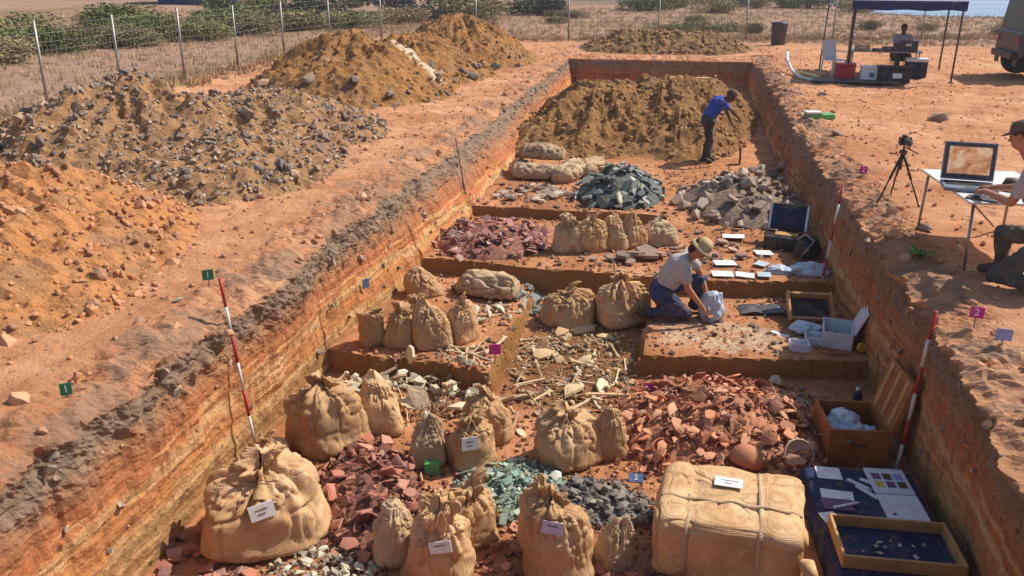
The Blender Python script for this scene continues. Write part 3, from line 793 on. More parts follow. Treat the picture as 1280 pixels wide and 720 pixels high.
# green glass, slag
f = cone(-1.12, 5.68, 0.50, 0.46, 0.13, FR)
heap_core('glass_mound', f, -1.12, 5.68, 0.46, 0.42, M['glass_w'], 'fine green glass grit under the shards', 'glass mound')
scatter('glass_shard', GLS, ell(120, -1.12, 5.68, 0.48, 0.43, 0.5), f, sizes(0.07, 0.14), 'pale green glass shard in the heap between the tied sacks', 'glass shard', 'green glass shards', 0.5, 0.25)
stuff('glass_chips', GLS, ell(800, -1.12, 5.68, 0.5, 0.46, 0.5), f, sizes(0.025, 0.06), 'tiny chips of green glass in a heap', M['glass_w'], 0.6)
f = cone(-0.42, 5.66, 0.50, 0.34, 0.09, FR, R(-12))
heap_core('slag_mound', f, -0.42, 5.66, 0.46, 0.31, M['char_w'], 'dark grit under the charcoal grey lumps', 'slag mound', R(-12))
scatter('slag_lump', CHR, ell(95, -0.42, 5.66, 0.46, 0.30, 0.5, R(-12)), f, sizes(0.06, 0.13), 'charcoal grey lump in the dark patch beside the green glass', 'slag lump', 'charcoal grey lumps', 0.5, 0.2)
stuff('slag_grit', CHR, ell(400, -0.45, 5.66, 0.5, 0.36, 0.5, R(-12)), f, sizes(0.02, 0.05), 'dark grit around the charcoal grey lumps', M['char_w'], 0.6)
# flint chips in front
f = cone(-2.25, 4.4, 0.42, 0.34, 0.10, FR)
scatter('flint', FLT, ell(50, -2.25, 4.45, 0.42, 0.26, 0.5), f, sizes(0.06, 0.11), 'pale flint nodule in front of the largest sack', 'flint', 'flints in front of the largest sack', 0.5, 0.25)
stuff('flint_chips', FLT, ell(350, -2.25, 4.42, 0.46, 0.32, 0.5), f, sizes(0.02, 0.05), 'pale flint chips in front of the largest sack', M['flint_w'], 0.6)
# bones
bl = 'old bone in the brown spread beside the raised block'
scatter('bone', BON + BON + BPL[:2], ell(110, -0.92, 8.0, 0.64, 0.95, 0.5), FR, sizes(0.10, 0.40, p=1.5), bl, 'bone', 'bones of the brown spread', 0.25, 0.06)
stuff('bone_splinters', BON + FLT[:3], ell(650, -0.92, 8.0, 0.68, 1.05, 0.5), FR, sizes(0.04, 0.11), 'splinters of bone and grit in the brown spread', M['bone_w'], 0.4, 0.15)
f = cone(-2.45, 7.0, 0.95, 0.46, 0.20, FR, R(8))
scatter('bone', BON + BPL, ell(60, -2.45, 7.02, 0.95, 0.42, 0.5, R(8)), f, sizes(0.12, 0.36, p=2.0), 'pale bone in the heap below the left step', 'bone', 'bones below the left step', 0.35, 0.12)
scatter('flint', FLT, ell(70, -2.45, 6.98, 0.92, 0.42, 0.5, R(8)), f, sizes(0.07, 0.22), 'pale knuckle shaped fragment among the bones below the left step', 'bone fragment', 'fragments among the bones below the left step', 0.5, 0.2)
stuff('bone_splinters', BON + FLT[:3], ell(380, -2.45, 7.0, 1.0, 0.5, 0.5, R(8)), f, sizes(0.04, 0.09), 'splinters of bone below the left step', M['bone_w'], 0.4, 0.15)
scatter('bone', [BON[0], BON[1], BON[3]], ell(11, -1.92, 7.72, 0.22, 0.2), FR, sizes(0.26, 0.42), 'slender long bone laid out on the left step', 'bone', 'long bones on the left step', 0.08, 0.10)
scatter('bone', BON, ell(12, -1.95, 8.75, 0.28, 0.35), FR, sizes(0.14, 0.3), 'whitish bone on the left step behind the row of sacks', 'bone', 'bones behind the row of sacks', 0.2, 0.12)
scatter('flint', FLT, ell(14, -1.95, 8.8, 0.3, 0.35), FR, sizes(0.08, 0.2), 'whitish stone on the left step behind the row of sacks', 'stone', 'whitish stones behind the row of sacks', 0.3, 0.2)
# blue grey stones and slate
scatter('stone', SLT, ell(42, -1.55, 9.42, 0.32, 0.36), FR, sizes(0.10, 0.22), 'blue grey stone flake beside the round sacks', 'stone', 'blue grey flakes beside the round sacks', 0.35, 0.15)
f = cone(-0.86, 13.1, 0.78, 1.0, 0.46, FR)
heap_core('slate_mound', f, -0.86, 13.1, 0.72, 0.92, M['slate_w'], 'slate grit under the steep slate heap', 'slate mound')
scatter('slate_plate', SLT, ell(120, -0.86, 13.05, 0.74, 0.95, 0.55), f, sizes(0.14, 0.30), 'grey green slate plate in the steep heap on the third step', 'slate', 'slates of the steep heap', 0.4, 0.15)
f = cone(0.98, 13.0, 0.98, 1.25, 0.40, FR)
heap_core('stone_mound', f, 0.98, 13.0, 0.9, 1.15, M['stone_w'], 'grit under the mixed stone heap', 'stone mound')
scatter('stone', STN + STF, ell(150, 0.98, 12.95, 0.95, 1.2, 0.55), f, sizes(0.12, 0.28), 'grey brown stone in the mixed heap near the right section', 'stone', 'stones of the mixed heap', 0.5, 0.2)
scatter('stone', STF, ell(48, -2.25, 12.85, 0.55, 0.6), FR, sizes(0.12, 0.26), 'pale flat stone scattered in front of the lying sacks', 'stone', 'pale stones in front of the lying sacks', 0.2, 0.15)
scatter('stone_slab', STF, [(-0.58, 10.35), (-0.42, 10.42), (-0.28, 10.5), (-0.12, 10.55), (-0.5, 10.25), (-0.75, 10.3), (-0.95, 10.28), (-1.1, 10.25)], FR, [0.32, 0.36, 0.34, 0.3, 0.22, 0.2, 0.16, 0.14], 'grey stone slab at the lip of the second step', 'stone slab', 'slabs at the lip of the second step', 0.12, 0.2)
scatter('stone', STN + STF, ell(46, 1.25, 7.45, 0.42, 0.6), FR, sizes(0.08, 0.2), 'dull stone in the shade between the red heap and the wooden crate', 'stone', 'stones in the shade by the crate', 0.4, 0.2)
scatter('stone', STN, np.concatenate([ell(16, 1.55, 14.9, 0.35, 0.8), ell(14, 1.5, 12.2, 0.3, 0.5)]), FR, sizes(0.16, 0.36), 'large rough stone lying along the right section', 'stone', 'large stones along the right section', 0.4, 0.2)
scatter('stone', STF, ell(26, 0.55, 11.0, 0.5, 0.55), FR, sizes(0.10, 0.22), 'pale flat piece on the second step behind the kneeling person', 'stone', 'pale pieces behind the kneeling person', 0.15, 0.15)
# mixed litter trodden between the heaps and sacks
mx = np.stack([rng.uniform(-3.3, 1.2, 2600), rng.uniform(4.0, 7.5, 2600)], -1)
stuff('floor_litter', SH_D + FLT[:4] + CHR[:3], mx, FR, sizes(0.02, 0.085, 200, 2.2), 'mixed small chips of pottery and stone trodden into the floor between the sacks', M['dterra_w'], 0.35, 0.12)
mx = np.stack([rng.uniform(-3.1, 1.7, 1800), rng.uniform(7.5, 15.0, 1800)], -1)
stuff('floor_litter', STF[:4] + FLT[:4], mx, FR, sizes(0.02, 0.11, 200, 2.4), 'mixed chips of stone and bone over the steps of the trench', M['stone_w'], 0.3, 0.12)
scatter('bone', BON + BPL, np.concatenate([ell(14, -1.0, 6.9, 0.9, 0.35), ell(10, -0.5, 9.9, 0.4, 0.1)]), FR, sizes(0.10, 0.28), 'stray bone on the floor between the bone spread and the tied sacks', 'bone', 'stray bones in front of the spread', 0.2, 0.06)
scatter('timber_scrap', [MB().box((0, 0, 0.04), (1.0, 0.09, 0.06), ch=0.01).mesh('timber_scrap')], [(-1.45, 7.15), (-0.75, 7.2), (-1.3, 7.55), (-0.5, 7.45)], FR, [0.55, 0.4, 0.32, 0.42], 'brown strip of old timber at the front of the bone spread', 'timber', 'timber strips by the bone spread', 0.08, 0.03)
for o in [o for o in COL.objects if o.name.startswith('timber_scrap')]:
    if not o.data.materials: o.data.materials.append(M['bone'])
# stones standing out of the two sections
def wall_stones(side, n, label):
    V = []; F = []; k0 = 0
    for i in range(n):
        y = random.uniform(3.6, 24); t = random.random() ** 1.5
        xb = float(np.interp(y, *(XB_L if side < 0 else XB_R))); xt = XL if side < 0 else XR
        z = -0.12 - t * (abs(float(floor_z(np.clip(xb, -3.3, 1.9), y))) - 0.1); x = xt + (xb - xt) * t
        me = RUB[i % 12]; v = np.array([q.co[:] for q in me.vertices]); s_ = 0.03 + 0.10 * random.random() ** 3
        Rm = np.array(Euler((random.uniform(0, 6), random.uniform(0, 6), random.uniform(0, 6))).to_matrix())
        V.append(v @ Rm.T * s_ + np.array([x, y, z])); F += [tuple(j + k0 for j in p_.vertices) for p_ in me.polygons]; k0 += len(v)
    me = bpy.data.meshes.new('wall_stones'); me.from_pydata(np.concatenate(V).tolist(), [], F); me.update()
    tag(obj('wall_stones', me, M['rubble_w']), label, kind='stuff')
wall_stones(-1, 420, 'small stones standing out of the left section'); wall_stones(1, 420, 'small stones standing out of the right section')
# grit on floor and ground
pts = np.stack([rng.uniform(-3.35, 2.1, 5200), rng.uniform(3.6, 15.5, 5200)], -1)
stuff('floor_grit', CLD[:4], pts, FR, sizes(0.012, 0.06, 200, 2.5), 'small crumbs of earth over the trench floor', M['clod_w'], 0.5, 0.2)
n = 5200
pr = np.stack([2.45 + rng.uniform(0, 1, n) ** 1.7 * 9, rng.uniform(3.0, 31, n)], -1); pl = np.stack([-3.75 - rng.uniform(0, 1, n) ** 1.5 * 7.5, rng.uniform(2.5, 31, n)], -1)
stuff('ground_grit', CLD[:4], np.concatenate([pr, pl]), ground_noise, sizes(0.010, 0.065, 300, 3.6), 'small clods and pebbles over the orange ground', M['clod_w'], 0.5, 0.2)
# clods along both lips
pr = np.stack([rng.normal(2.42, 0.22, 260), rng.uniform(4.0, 26, 260)], -1); pl = np.stack([rng.normal(-3.85, 0.25, 260), rng.uniform(2.8, 26, 260)], -1)
lipz = lambda x, y: np.zeros_like(np.asarray(x, float)) - 0.02
scatter('earth_clod', CLD, pr[:110], lipz, sizes(0.06, 0.2, p=2.2), 'crumbly clod on the lip of the right section', 'clod', 'clods on the right lip', 0.5, 0.15)
scatter('earth_clod', CLD, pl[:110], lipz, sizes(0.05, 0.17, p=2.2), 'crumbly clod on the lip of the left section', 'clod', 'clods on the left lip', 0.5, 0.15)
# rubble on the heaps
k = ell(1400, -7.4, 12.0, 3.2, 4.2, 0.5); hz = heap_h('rubble', k[:, 0], k[:, 1], False); k = k[hz > 0.03]
side = (k[:, 0] < -7.9) | ((k[:, 0] > -7.0) & (rng.uniform(0, 1, len(k)) < 0.9)) | (rng.uniform(0, 1, len(k)) < 0.3)
k = k[side]; k = k[k[:, 0] < -4.25]; hz = heap_h('rubble', k[:, 0], k[:, 1], False); k = k[(hz < 0.32) | (k[:, 0] < -8.0) | (rng.uniform(0, 1, len(k)) < 0.35)]
scatter('rubble_stone', RUB, k[:230], HZ['rubble'], sizes(0.10, 0.30, p=2.2), 'broken stone strewn on the low rubble heap', 'rubble stone', 'stones on the rubble heap', 0.5, 0.15)
k = ell(6500, -7.4, 12.0, 3.3, 4.4, 0.5); k = k[(heap_h('rubble', k[:, 0], k[:, 1], False) > 0.02) & (k[:, 0] < -4.3)]
stuff('rubble_gravel', RUB, k[:4600], HZ['rubble'], sizes(0.04, 0.13, p=1.8), 'smaller broken stone on the low rubble heap', M['rubble_w'], 0.5, 0.15)
k = ell(700, -6.4, 6.2, 2.6, 2.4, 0.42); k = k[(heap_h('orange', k[:, 0], k[:, 1], False) > 0.01) & (k[:, 0] < -4.2)]
scatter('earth_clod', CLD, k[:170], HZ['orange'], sizes(0.05, 0.17, p=2.4), 'orange clod on the earth heap beside the trench edge', 'clod', 'clods on the orange heap', 0.5, 0.15)
k = ell(3400, -6.4, 6.2, 2.7, 2.5, 0.45); k = k[(heap_h('orange', k[:, 0], k[:, 1], False) > 0.01) & (k[:, 0] < -4.15)]
stuff('clod_crumbs', CLD, k[:2200], HZ['orange'], sizes(0.02, 0.09, p=2.2), 'crumbs of orange earth on the heap beside the trench', M['clod_w'], 0.5, 0.15)
k = ell(900, -6.8, 20.5, 3.0, 6.5, 0.42); hb = heap_h('brown', k[:, 0], k[:, 1], False); k = k[(hb > 0.01) & (hb < 0.5)]
scatter('rubble_stone', RUB, k[:70], HZ['brown'], sizes(0.12, 0.38, p=2.0), 'stone at the skirt of the mustard brown heap', 'rubble stone', 'stones on the mustard heap', 0.5, 0.15)
k = ell(3000, -6.8, 20.8, 3.2, 7.0, 0.5); k = k[heap_h('brown', k[:, 0], k[:, 1], False) > 0.01]
stuff('brown_crumbs', CLD, k[:2400], HZ['brown'], sizes(0.03, 0.13, p=2.4), 'crumbs of earth on the mustard brown heap', M['brclod_w'], 0.5, 0.15)
k = ell(2000, -0.5, 19.5, 2.9, 4.8, 0.5); k = k[heap_h('pile', k[:, 0], k[:, 1], False) > 0.02]
stuff('brown_crumbs', CLD, k[:1500], HZ['pile'], sizes(0.03, 0.15, p=2.4), 'crumbs of earth on the dug heap in the trench', M['brclod_w'], 0.5, 0.15)
k = ell(700, -0.7, 30.0, 2.8, 2.2, 0.5)
stuff('brown_crumbs', CLD, k, HZ['far'], sizes(0.05, 0.2), 'crumbs of earth on the heap behind the far wall', M['brclod_w'], 0.5, 0.15)

# ---------------------------------------------------------------- sacks
def smooth_profile(pts, n):
    pts = np.array(pts, float); t = np.concatenate([[0], np.cumsum(np.hypot(*np.diff(pts, axis=0).T))]); t /= t[-1]
    u = np.linspace(0, 1, n * 4); x = np.interp(u, t, pts[:, 0]); y = np.interp(u, t, pts[:, 1])
    ker = np.hanning(11); ker /= ker.sum()
    xs = np.convolve(np.pad(x, 5, mode='edge'), ker, 'valid'); ys = np.convolve(np.pad(y, 5, mode='edge'), ker, 'valid')
    return xs[::4], ys[::4]

PROF = {
    'tied': [(0.0, 0.004), (0.84, 0.0), (0.98, 0.03), (1.02, 0.10), (1.02, 0.28), (0.99, 0.48), (0.94, 0.62), (0.84, 0.73), (0.66, 0.80), (0.42, 0.835), (0.24, 0.85), (0.18, 0.87), (0.22, 0.90), (0.31, 0.95), (0.34, 0.98), (0.28, 0.995), (0.14, 0.97), (0.0, 0.97)],
    'plump': [(0.0, 0.004), (0.78, 0.0), (0.96, 0.04), (1.02, 0.16), (1.02, 0.38), (0.97, 0.56), (0.86, 0.71), (0.66, 0.80), (0.40, 0.845), (0.22, 0.86), (0.18, 0.88), (0.24, 0.91), (0.33, 0.96), (0.34, 0.985), (0.26, 0.995), (0.12, 0.97), (0.0, 0.97)],
    'slim': [(0.0, 0.004), (0.86, 0.0), (0.98, 0.03), (1.02, 0.10), (0.98, 0.30), (0.93, 0.50), (0.87, 0.64), (0.72, 0.72), (0.50, 0.76), (0.40, 0.79), (0.44, 0.84), (0.54, 0.92), (0.56, 0.965), (0.48, 0.99), (0.26, 0.96), (0.0, 0.95)],
    'open': [(0.0, 0.005), (0.80, 0.0), (0.96, 0.05), (1.0, 0.22), (0.97, 0.5), (0.90, 0.78), (0.93, 0.90), (0.98, 0.97), (0.93, 1.0), (0.84, 0.97), (0.80, 0.84), (0.70, 0.80)],
    'fold': [(0.0, 0.004), (0.84, 0.0), (0.98, 0.04), (1.02, 0.14), (0.98, 0.40), (0.90, 0.60), (0.74, 0.76), (0.56, 0.84), (0.52, 0.88), (0.46, 0.94), (0.30, 0.985), (0.12, 1.0), (0.0, 0.99)],
}
def sack_points(wd, dp, h, seed, style, lean=(0, 0), nu=168, nv=104, pleat=0.10):
    r, z = smooth_profile(PROF[style], nv); nv = len(r)
    th = np.linspace(0, 2 * math.pi, nu, endpoint=False)
    TH, RR = np.meshgrid(th, r); _, ZZ = np.meshgrid(th, z)
    v = np.linspace(0, 1, nv)[:, None]
    ph = (seed * 1.7) % 6.28
    ct, st = np.cos(TH), np.sin(TH)
    ex = 2.0 + 1.3 * np.clip((0.75 - ZZ) / 0.5, 0, 1)
    tw_ = TH + 0.25 * math.sin(seed)                        # the pillow's corners do not line up between sacks
    sup = (np.abs(np.cos(tw_)) ** ex + np.abs(np.sin(tw_)) ** ex) ** (-1 / ex)
    k1, k2 = 7 + seed % 4, 13 + seed % 5
    jit = fbm(np.stack([ct * 1.3, st * 1.3, ZZ * 0.5], -1), 3, seed) * 2.6
    fold = lambda k, p_: 2 * np.abs(np.cos(k * TH / 2 + p_)) - 1.2
    pl = fold(2 * (k1 // 2), ph + jit) * 0.62 + fold(2 * (k2 // 2), ph * 2 - jit) * 0.38
    near = sstep(0.40, 0.80, ZZ) * (1 if style != 'open' else 0.2)
    if style == 'fold': near = near * 0.6
    vn_ = 0.78 if style != 'slim' else 0.74
    ruff = sstep(vn_, vn_ + 0.08, v) if style in ('tied', 'plump', 'slim') else 0 * v
    rad = RR * sup * (1 + pl * near * pleat * (1.5 + 1.6 * sstep(0.7, 0.84, ZZ)) + pl * ruff * 0.22 + ruff * 0.35 * fbm(np.stack([ct * 2.2, st * 2.2, ZZ * 9], -1), 2, seed + 21))
    asym = 1 + 0.09 * np.cos(TH + ph) + 0.05 * np.cos(2 * TH - ph)
    X = rad * ct * wd / 2; Y = rad * st * dp / 2; Z = ZZ * h * (1 + (asym - 1) * sstep(0.25, 0.7, ZZ)) + ruff * (pl * 0.012 + 0.04 * np.cos(TH - ph) * sstep(0.1, 0.3, RR)) * h
    Pn = np.stack([X, Y, Z], -1)
    sc = 1.0 / max(wd, 0.25)
    big = fbm(Pn * 2.4 * sc + seed, 2, seed + 1) * 0.085 * wd
    def ridge(S_, sd_, w_): return np.clip(1 - np.abs(fbm(Pn * np.array(S_) * sc + seed * 3, 2, sd_)) * w_, 0, 1) ** 2
    crease = (ridge((2.6, 2.6, 5.0), seed + 2, 7.5) * 0.055 + ridge((5.0, 5.0, 1.6), seed + 7, 7.5) * 0.055 + ridge((6.0, 6.0, 8.0), seed + 17, 8.5) * 0.026) * (0.45 + 0.55 * sstep(0.25, 0.7, ZZ))
    body = sstep(0.0, 0.08, ZZ) * (1 - 0.7 * ruff)
    disp = big * body - crease * wd * body + 0.02 * wd * body
    cc = sstep(0.0, 0.25, RR)
    X = X + disp * ct * cc; Y = Y + disp * st * cc
    Z = Z + body * (fbm(Pn * 3.0 * sc, 2, seed + 5) * 0.03 - 0.3 * crease * near) * h * cc
    # the cloth sags over its own foot
    sag_b = np.exp(-((ZZ - 0.10) / 0.09) ** 2) * (0.5 + 0.5 * fbm(np.stack([ct * 1.5, st * 1.5, ZZ * 0], -1), 2, seed + 11)) * 0.05 * wd
    X = X + sag_b * ct; Y = Y + sag_b * st
    sag = (np.clip(Z, 0, None) / h) ** 1.5
    X = X + (lean[0] + 0.06 * math.sin(seed * 2.3)) * sag * h; Y = Y + (lean[1] + 0.05 * math.cos(seed * 1.9)) * sag * h
    return np.stack([X, Y, Z], -1)

def lying_points(L, dp, h, seed, nu=110, nv=90):
    prof = [(0.0, 0.0), (0.5, 0.01), (0.8, 0.06), (0.95, 0.16), (1.0, 0.34), (0.98, 0.62), (0.86, 0.80), (0.55, 0.90), (0.30, 0.935), (0.24, 0.955), (0.36, 0.98), (0.50, 1.0), (0.3, 0.985), (0.05, 0.96)]
    r, a = smooth_profile(prof, nv); nv = len(r)
    th = np.linspace(0, 2 * math.pi, nu, endpoint=False)
    TH, RR = np.meshgrid(th, r); _, AA = np.meshgrid(th, a); v = np.linspace(0, 1, nv)[:, None]
    ct, st = np.cos(TH), np.sin(TH)
    jit = fbm(np.stack([ct, st, AA], -1), 3, seed) * 2
    pl = np.cos(11 * TH + jit + seed); near = sstep(0.7, 0.93, AA) * (1 - 0.0 * v)
    rad = RR * (1 + pl * near * 0.13)
    X = (AA - 0.5) * L; Y = rad * ct * dp / 2; Z = rad * st * h / 2
    Pn = np.stack([X, Y, Z], -1); sc = 1 / max(L, 0.3)
    d = fbm(Pn * 5 * sc + seed, 3, seed + 1) * 0.05 * h * 2 - np.clip(1 - np.abs(fbm(Pn * np.array([6, 4, 4]) * sc + seed, 2, seed + 2)) * 6, 0, 1) ** 2 * 0.16 * h - np.clip(1 - np.abs(fbm(Pn * np.array([3, 8, 8]) * sc + seed, 2, seed + 4)) * 7, 0, 1) ** 2 * 0.12 * h
    k = sstep(0, 0.05, AA)
    Y = Y + d * ct * k; Z = Z + d * st * k + h / 2
    Z = np.where(Z < 0.25 * h, 0.25 * h - (0.25 * h - Z) * 0.35, Z); Z = Z - 0.1 * h
    Z = Z - 0.22 * h * sstep(0.75, 1.0, AA)
    return np.stack([X, Y, Z], -1)

def surf_patch(Pn, t0, v0, wdt, hgt, nu_, nv_, off, u0=0.0, u1=1.0, w0=0.0, w1=1.0):
    """points of a small rectangle wrapped on a sack surface (column angle t0, row share v0)"""
    nv, nu, _ = Pn.shape
    j0 = v0 * (nv - 1); i0 = t0 / (2 * math.pi) * nu
    def S_(i, j):
        i = i % nu; j = min(max(j, 0), nv - 1.001); ia = int(i); ja = int(j); fi = i - ia; fj = j - ja
        a = Pn[ja, ia % nu] * (1 - fi) + Pn[ja, (ia + 1) % nu] * fi; b_ = Pn[ja + 1, ia % nu] * (1 - fi) + Pn[ja + 1, (ia + 1) % nu] * fi
        return a * (1 - fj) + b_ * fj
    c = S_(i0, j0)
    tu = (S_(i0 + 3, j0) - S_(i0 - 3, j0)); tv = (S_(i0, j0 + 3) - S_(i0, j0 - 3))
    du = np.linalg.norm(tu) / 6; dv = np.linalg.norm(tv) / 6
    n = np.cross(tu, tv); n /= np.linalg.norm(n); tu /= np.linalg.norm(tu); tv = np.cross(n, tu)
    G = [(da, db, S_(i0 + da / du, j0 + db / dv)) for da in np.linspace(-0.5, 0.5, 5) * wdt for db in np.linspace(-0.5, 0.5, 5) * hgt]
    A = np.array([[1, da, db] for da, db, _ in G]); hh = np.array([(s - c) @ n for _, _, s in G])
    co = np.linalg.lstsq(A, hh, rcond=None)[0]; lift = (hh - A @ co).max() * 0.9
    out = []
    for b_ in np.linspace(w0, w1, nv_):
        row = []
        for a in np.linspace(u0, u1, nu_):
            da = (a - 0.5) * wdt; db = (b_ - 0.5) * hgt
            row.append(c + tu * da + tv * db + n * (co[0] + co[1] * da + co[2] * db + lift + off))
        out.append(row)
    return np.array(out)

def patch_mesh(mb, pts, back=None):
    nv, nu, _ = pts.shape
    v = [Vector(p) for p in pts.reshape(-1, 3)]
    mb.add(v, grid_faces(nu, nv))

def put_label(root, Pn, t0, v0, wdt=0.17, hgt=0.10, mat_=None, seed=0, lines=2):
    top = surf_patch(Pn, t0, v0, wdt, hgt, 7, 5, 0.010); bot = surf_patch(Pn, t0, v0, wdt, hgt, 7, 5, 0.004)
    mb = MB(); nv, nu, _ = top.shape
    v = [Vector(p) for p in top.reshape(-1, 3)] + [Vector(p) for p in bot.reshape(-1, 3)]; N_ = nv * nu
    f = grid_faces(nu, nv) + [tuple(N_ + i for i in q[::-1]) for q in grid_faces(nu, nv)]
    rim = list(range(nu)) + [nu * (j + 1) - 1 for j in range(1, nv)] + [N_ - 2 - i for i in range(nu - 1)] + [nu * j for j in range(nv - 2, 0, -1)]
    f += [(rim[i], N_ + rim[i], N_ + rim[(i + 1) % len(rim)], rim[(i + 1) % len(rim)]) for i in range(len(rim))]
    mb.add(v, f)
    lb = mb.build('label', mat_ or M['paper'], root)
    ink = MB(); rs = random.Random(seed)
    for k in range(lines):
        w1 = 0.66 - k * 0.30; x = 0.22 if k == 0 else 0.30
        end = x + 0.5 if k == 0 else x + 0.32
        while x < end:
            l = rs.uniform(0.035, 0.075)
            patch_mesh(ink, surf_patch(Pn, t0, v0, wdt, hgt, 2, 2, 0.0125, x, min(end, x + l), w1 - 0.075 * rs.uniform(0.6, 1), w1 + 0.06 * rs.uniform(0.5, 1)))
            x += l + 0.018
    ink.build('lettering', M['ink'], lb)

def pts_obj(name, Pn, m, parent):
    nv, nu, _ = Pn.shape
    me = raw_mesh(name, Pn.reshape(-1, 3), grid_faces(nu, nv, True), True)
    return obj(name, me, m, parent)

def neck_ring(Pn, lo=0.55):
    rr = []
    for j in range(int(Pn.shape[0] * lo), int(Pn.shape[0] * 0.88)):
        c = Pn[j].mean(0); rr.append((np.linalg.norm(Pn[j] - c, axis=1).mean(), j))
    return min(rr)[1]

def sack(x, y, wd, dp, h, label, style='tied', seed=1, rz=0.0, lean=(0, 0), mat_='burlap', tagged=None, contents=None, z=None, group=None, pleat=0.10):
    z = float(floor_z(x, y)) - 0.015 if z is None else z
    root = thing('sack', label, 'sack', (x, y, z), rz, group)
    wd, dp, h = (wd * 0.87, dp * 0.9, h * 0.95) if y < 10 else (wd * 0.98, dp, h)
    Pn = sack_points(wd, dp, h, seed, style, lean, pleat=pleat)
    pts_obj('cloth', Pn, M[mat_], root)
    if style in ('tied', 'plump', 'slim'):
        j = neck_ring(Pn); ring = Pn[j]; c = ring.mean(0)
        mb = MB(); pts = [Vector(c + (p - c) * 1.04 + np.array([0, 0, 0.004 * math.sin(i)])) for i, p in enumerate(ring[::3])]
        pts.append(pts[0]); mb.path(pts, 0.009, 6)
        fr = math.atan2(-y, -x) - rz; d = Vector((math.cos(fr), math.sin(fr), 0)); a = Vector(c) + d * (np.linalg.norm(ring - c, axis=1).mean() * 1.1)
        for s in (-1, 1):
            sd_ = Vector((-d.y, d.x, 0)) * s
            mb.path([a, a + d * 0.03 + sd_ * 0.02 - Vector((0, 0, 0.02)), a + d * 0.06 + sd_ * 0.04 - Vector((0, 0, 0.08))], 0.006, 5)
        mb.build('tie_string', M['twine'], root)
    if contents is not None:
        # what fills the open mouth
        top = Pn[-1]; c = top.mean(0); mb = MB(); n = len(top)
        v = [Vector(p) for p in top] + [Vector(c + (p - c) * 0.5 + np.array([0, 0, 0.03 + 0.02 * math.sin(i * 2.1)])) for i, p in enumerate(top)] + [Vector(c + np.array([0, 0, 0.05]))]
        f = [(i, (i + 1) % n, n + (i + 1) % n, n + i) for i in range(n)] + [(n + i, n + (i + 1) % n, 2 * n) for i in range(n)]
        mb.add(v, f); mb.build('contents', contents, root)
    if tagged:
        fr = (math.atan2(-y, -x) - rz + tagged.get('dt', 0)) % (2 * math.pi)
        put_label(root, Pn, fr, tagged.get('v', 0.5), tagged.get('w', 0.17), tagged.get('h', 0.10), tagged.get('m'), seed, tagged.get('lines', 2))
    return root

def lying_sack(x, y, L, dp, h, label, seed, rz, z=None, mat_='burlap_b', tilt=0.0):
    z = float(floor_z(x, y)) - 0.01 if z is None else z
    root = thing('sack', label, 'sack', (x, y, z), rz)
    Pn = lying_points(L, dp, h, seed)
    o = pts_obj('cloth', Pn, M[mat_], root); o.rotation_euler = (0, tilt, 0)
    ring = Pn[int(Pn.shape[0] * 0.80)]; j = min(range(int(Pn.shape[0] * 0.7), int(Pn.shape[0] * 0.95)), key=lambda k: np.linalg.norm(Pn[k] - Pn[k].mean(0), axis=1).mean())
    ring = Pn[j]; c = ring.mean(0); mb = MB(); pts = [Vector(c + (p - c) * 1.05) for p in ring[::3]]; pts.append(pts[0]); mb.path(pts, 0.009, 6)
    t = mb.build('tie_string', M['twine'], root); t.rotation_euler = (0, tilt, 0)
    return root

soil_in = M['h_brown']
sack(-2.84, 4.80, 0.93, 0.68, 0.72, 'largest burlap sack, wide and squat, with a white paper label', 'tied', 3, 0.5, tagged=dict(v=0.575, w=0.17, h=0.115, dt=-0.1), pleat=0.13)
sack(-3.22, 5.62, 0.40, 0.30, 0.36, 'small tied sack wedged between the largest sack and the left section', 'plump', 4, 0.2)
sack(-2.88, 6.10, 0.74, 0.56, 0.74, 'big burlap sack with deep neck folds below the left step, no label', 'tied', 5, 0.7, pleat=0.14)
sack(-2.50, 6.42, 0.44, 0.36, 0.56, 'sack leaning behind the big unlabelled sack below the left step', 'fold', 6, 0.3, (-0.12, 0.05))
sack(-1.93, 5.98, 0.36, 0.28, 0.46, 'dull grey sack with folded top behind a small green block', 'fold', 7, 0.4, (0.06, 0), mat_='burlap_b')
sack(-1.56, 6.08, 0.46, 0.36, 0.52, 'sack with a white label in the trio near the green glass', 'slim', 8, 0.9, tagged=dict(v=0.53, w=0.14, h=0.115, dt=0.0))
sack(-1.50, 6.47, 0.46, 0.36, 0.54, 'tan sack standing behind the labelled one near the green glass', 'tied', 9, 0.1, (-0.1, 0))
sack(-0.74, 6.28, 0.62, 0.46, 0.54, 'round sack with a hanging cord and gathered neck behind the green glass', 'plump', 10, 0.6, pleat=0.14)
sack(-0.42, 6.42, 0.36, 0.28, 0.50, 'narrow sack pressed against the round corded sack', 'fold', 12, 0.2)
sack(-1.78, 4.72, 0.36, 0.28, 0.50, 'shaded grey brown sack left leaning on a labelled sack', 'fold', 13, 0.5, (0.08, 0.02), mat_='burlap_b')
sack(-1.44, 4.62, 0.50, 0.38, 0.66, 'slim upright sack with a ruffled mouth and white label', 'slim', 14, 0.2, tagged=dict(v=0.56, w=0.155, h=0.085, lines=1))
sack(-1.33, 5.02, 0.46, 0.36, 0.56, 'sack with crumpled ruffle behind the slim labelled sack', 'slim', 15, 0.8, (0.05, 0))
sack(-0.62, 4.78, 0.52, 0.40, 0.74, 'tall tied sack with a lavender label near the dark slag patch', 'tied', 16, 0.4, tagged=dict(v=0.575, w=0.15, h=0.085, m=M['lav_paper'], lines=1), pleat=0.15)
sack(-0.80, 5.05, 0.36, 0.30, 0.58, 'sack half hidden behind the one with the lavender label', 'plump', 17, 0.1)
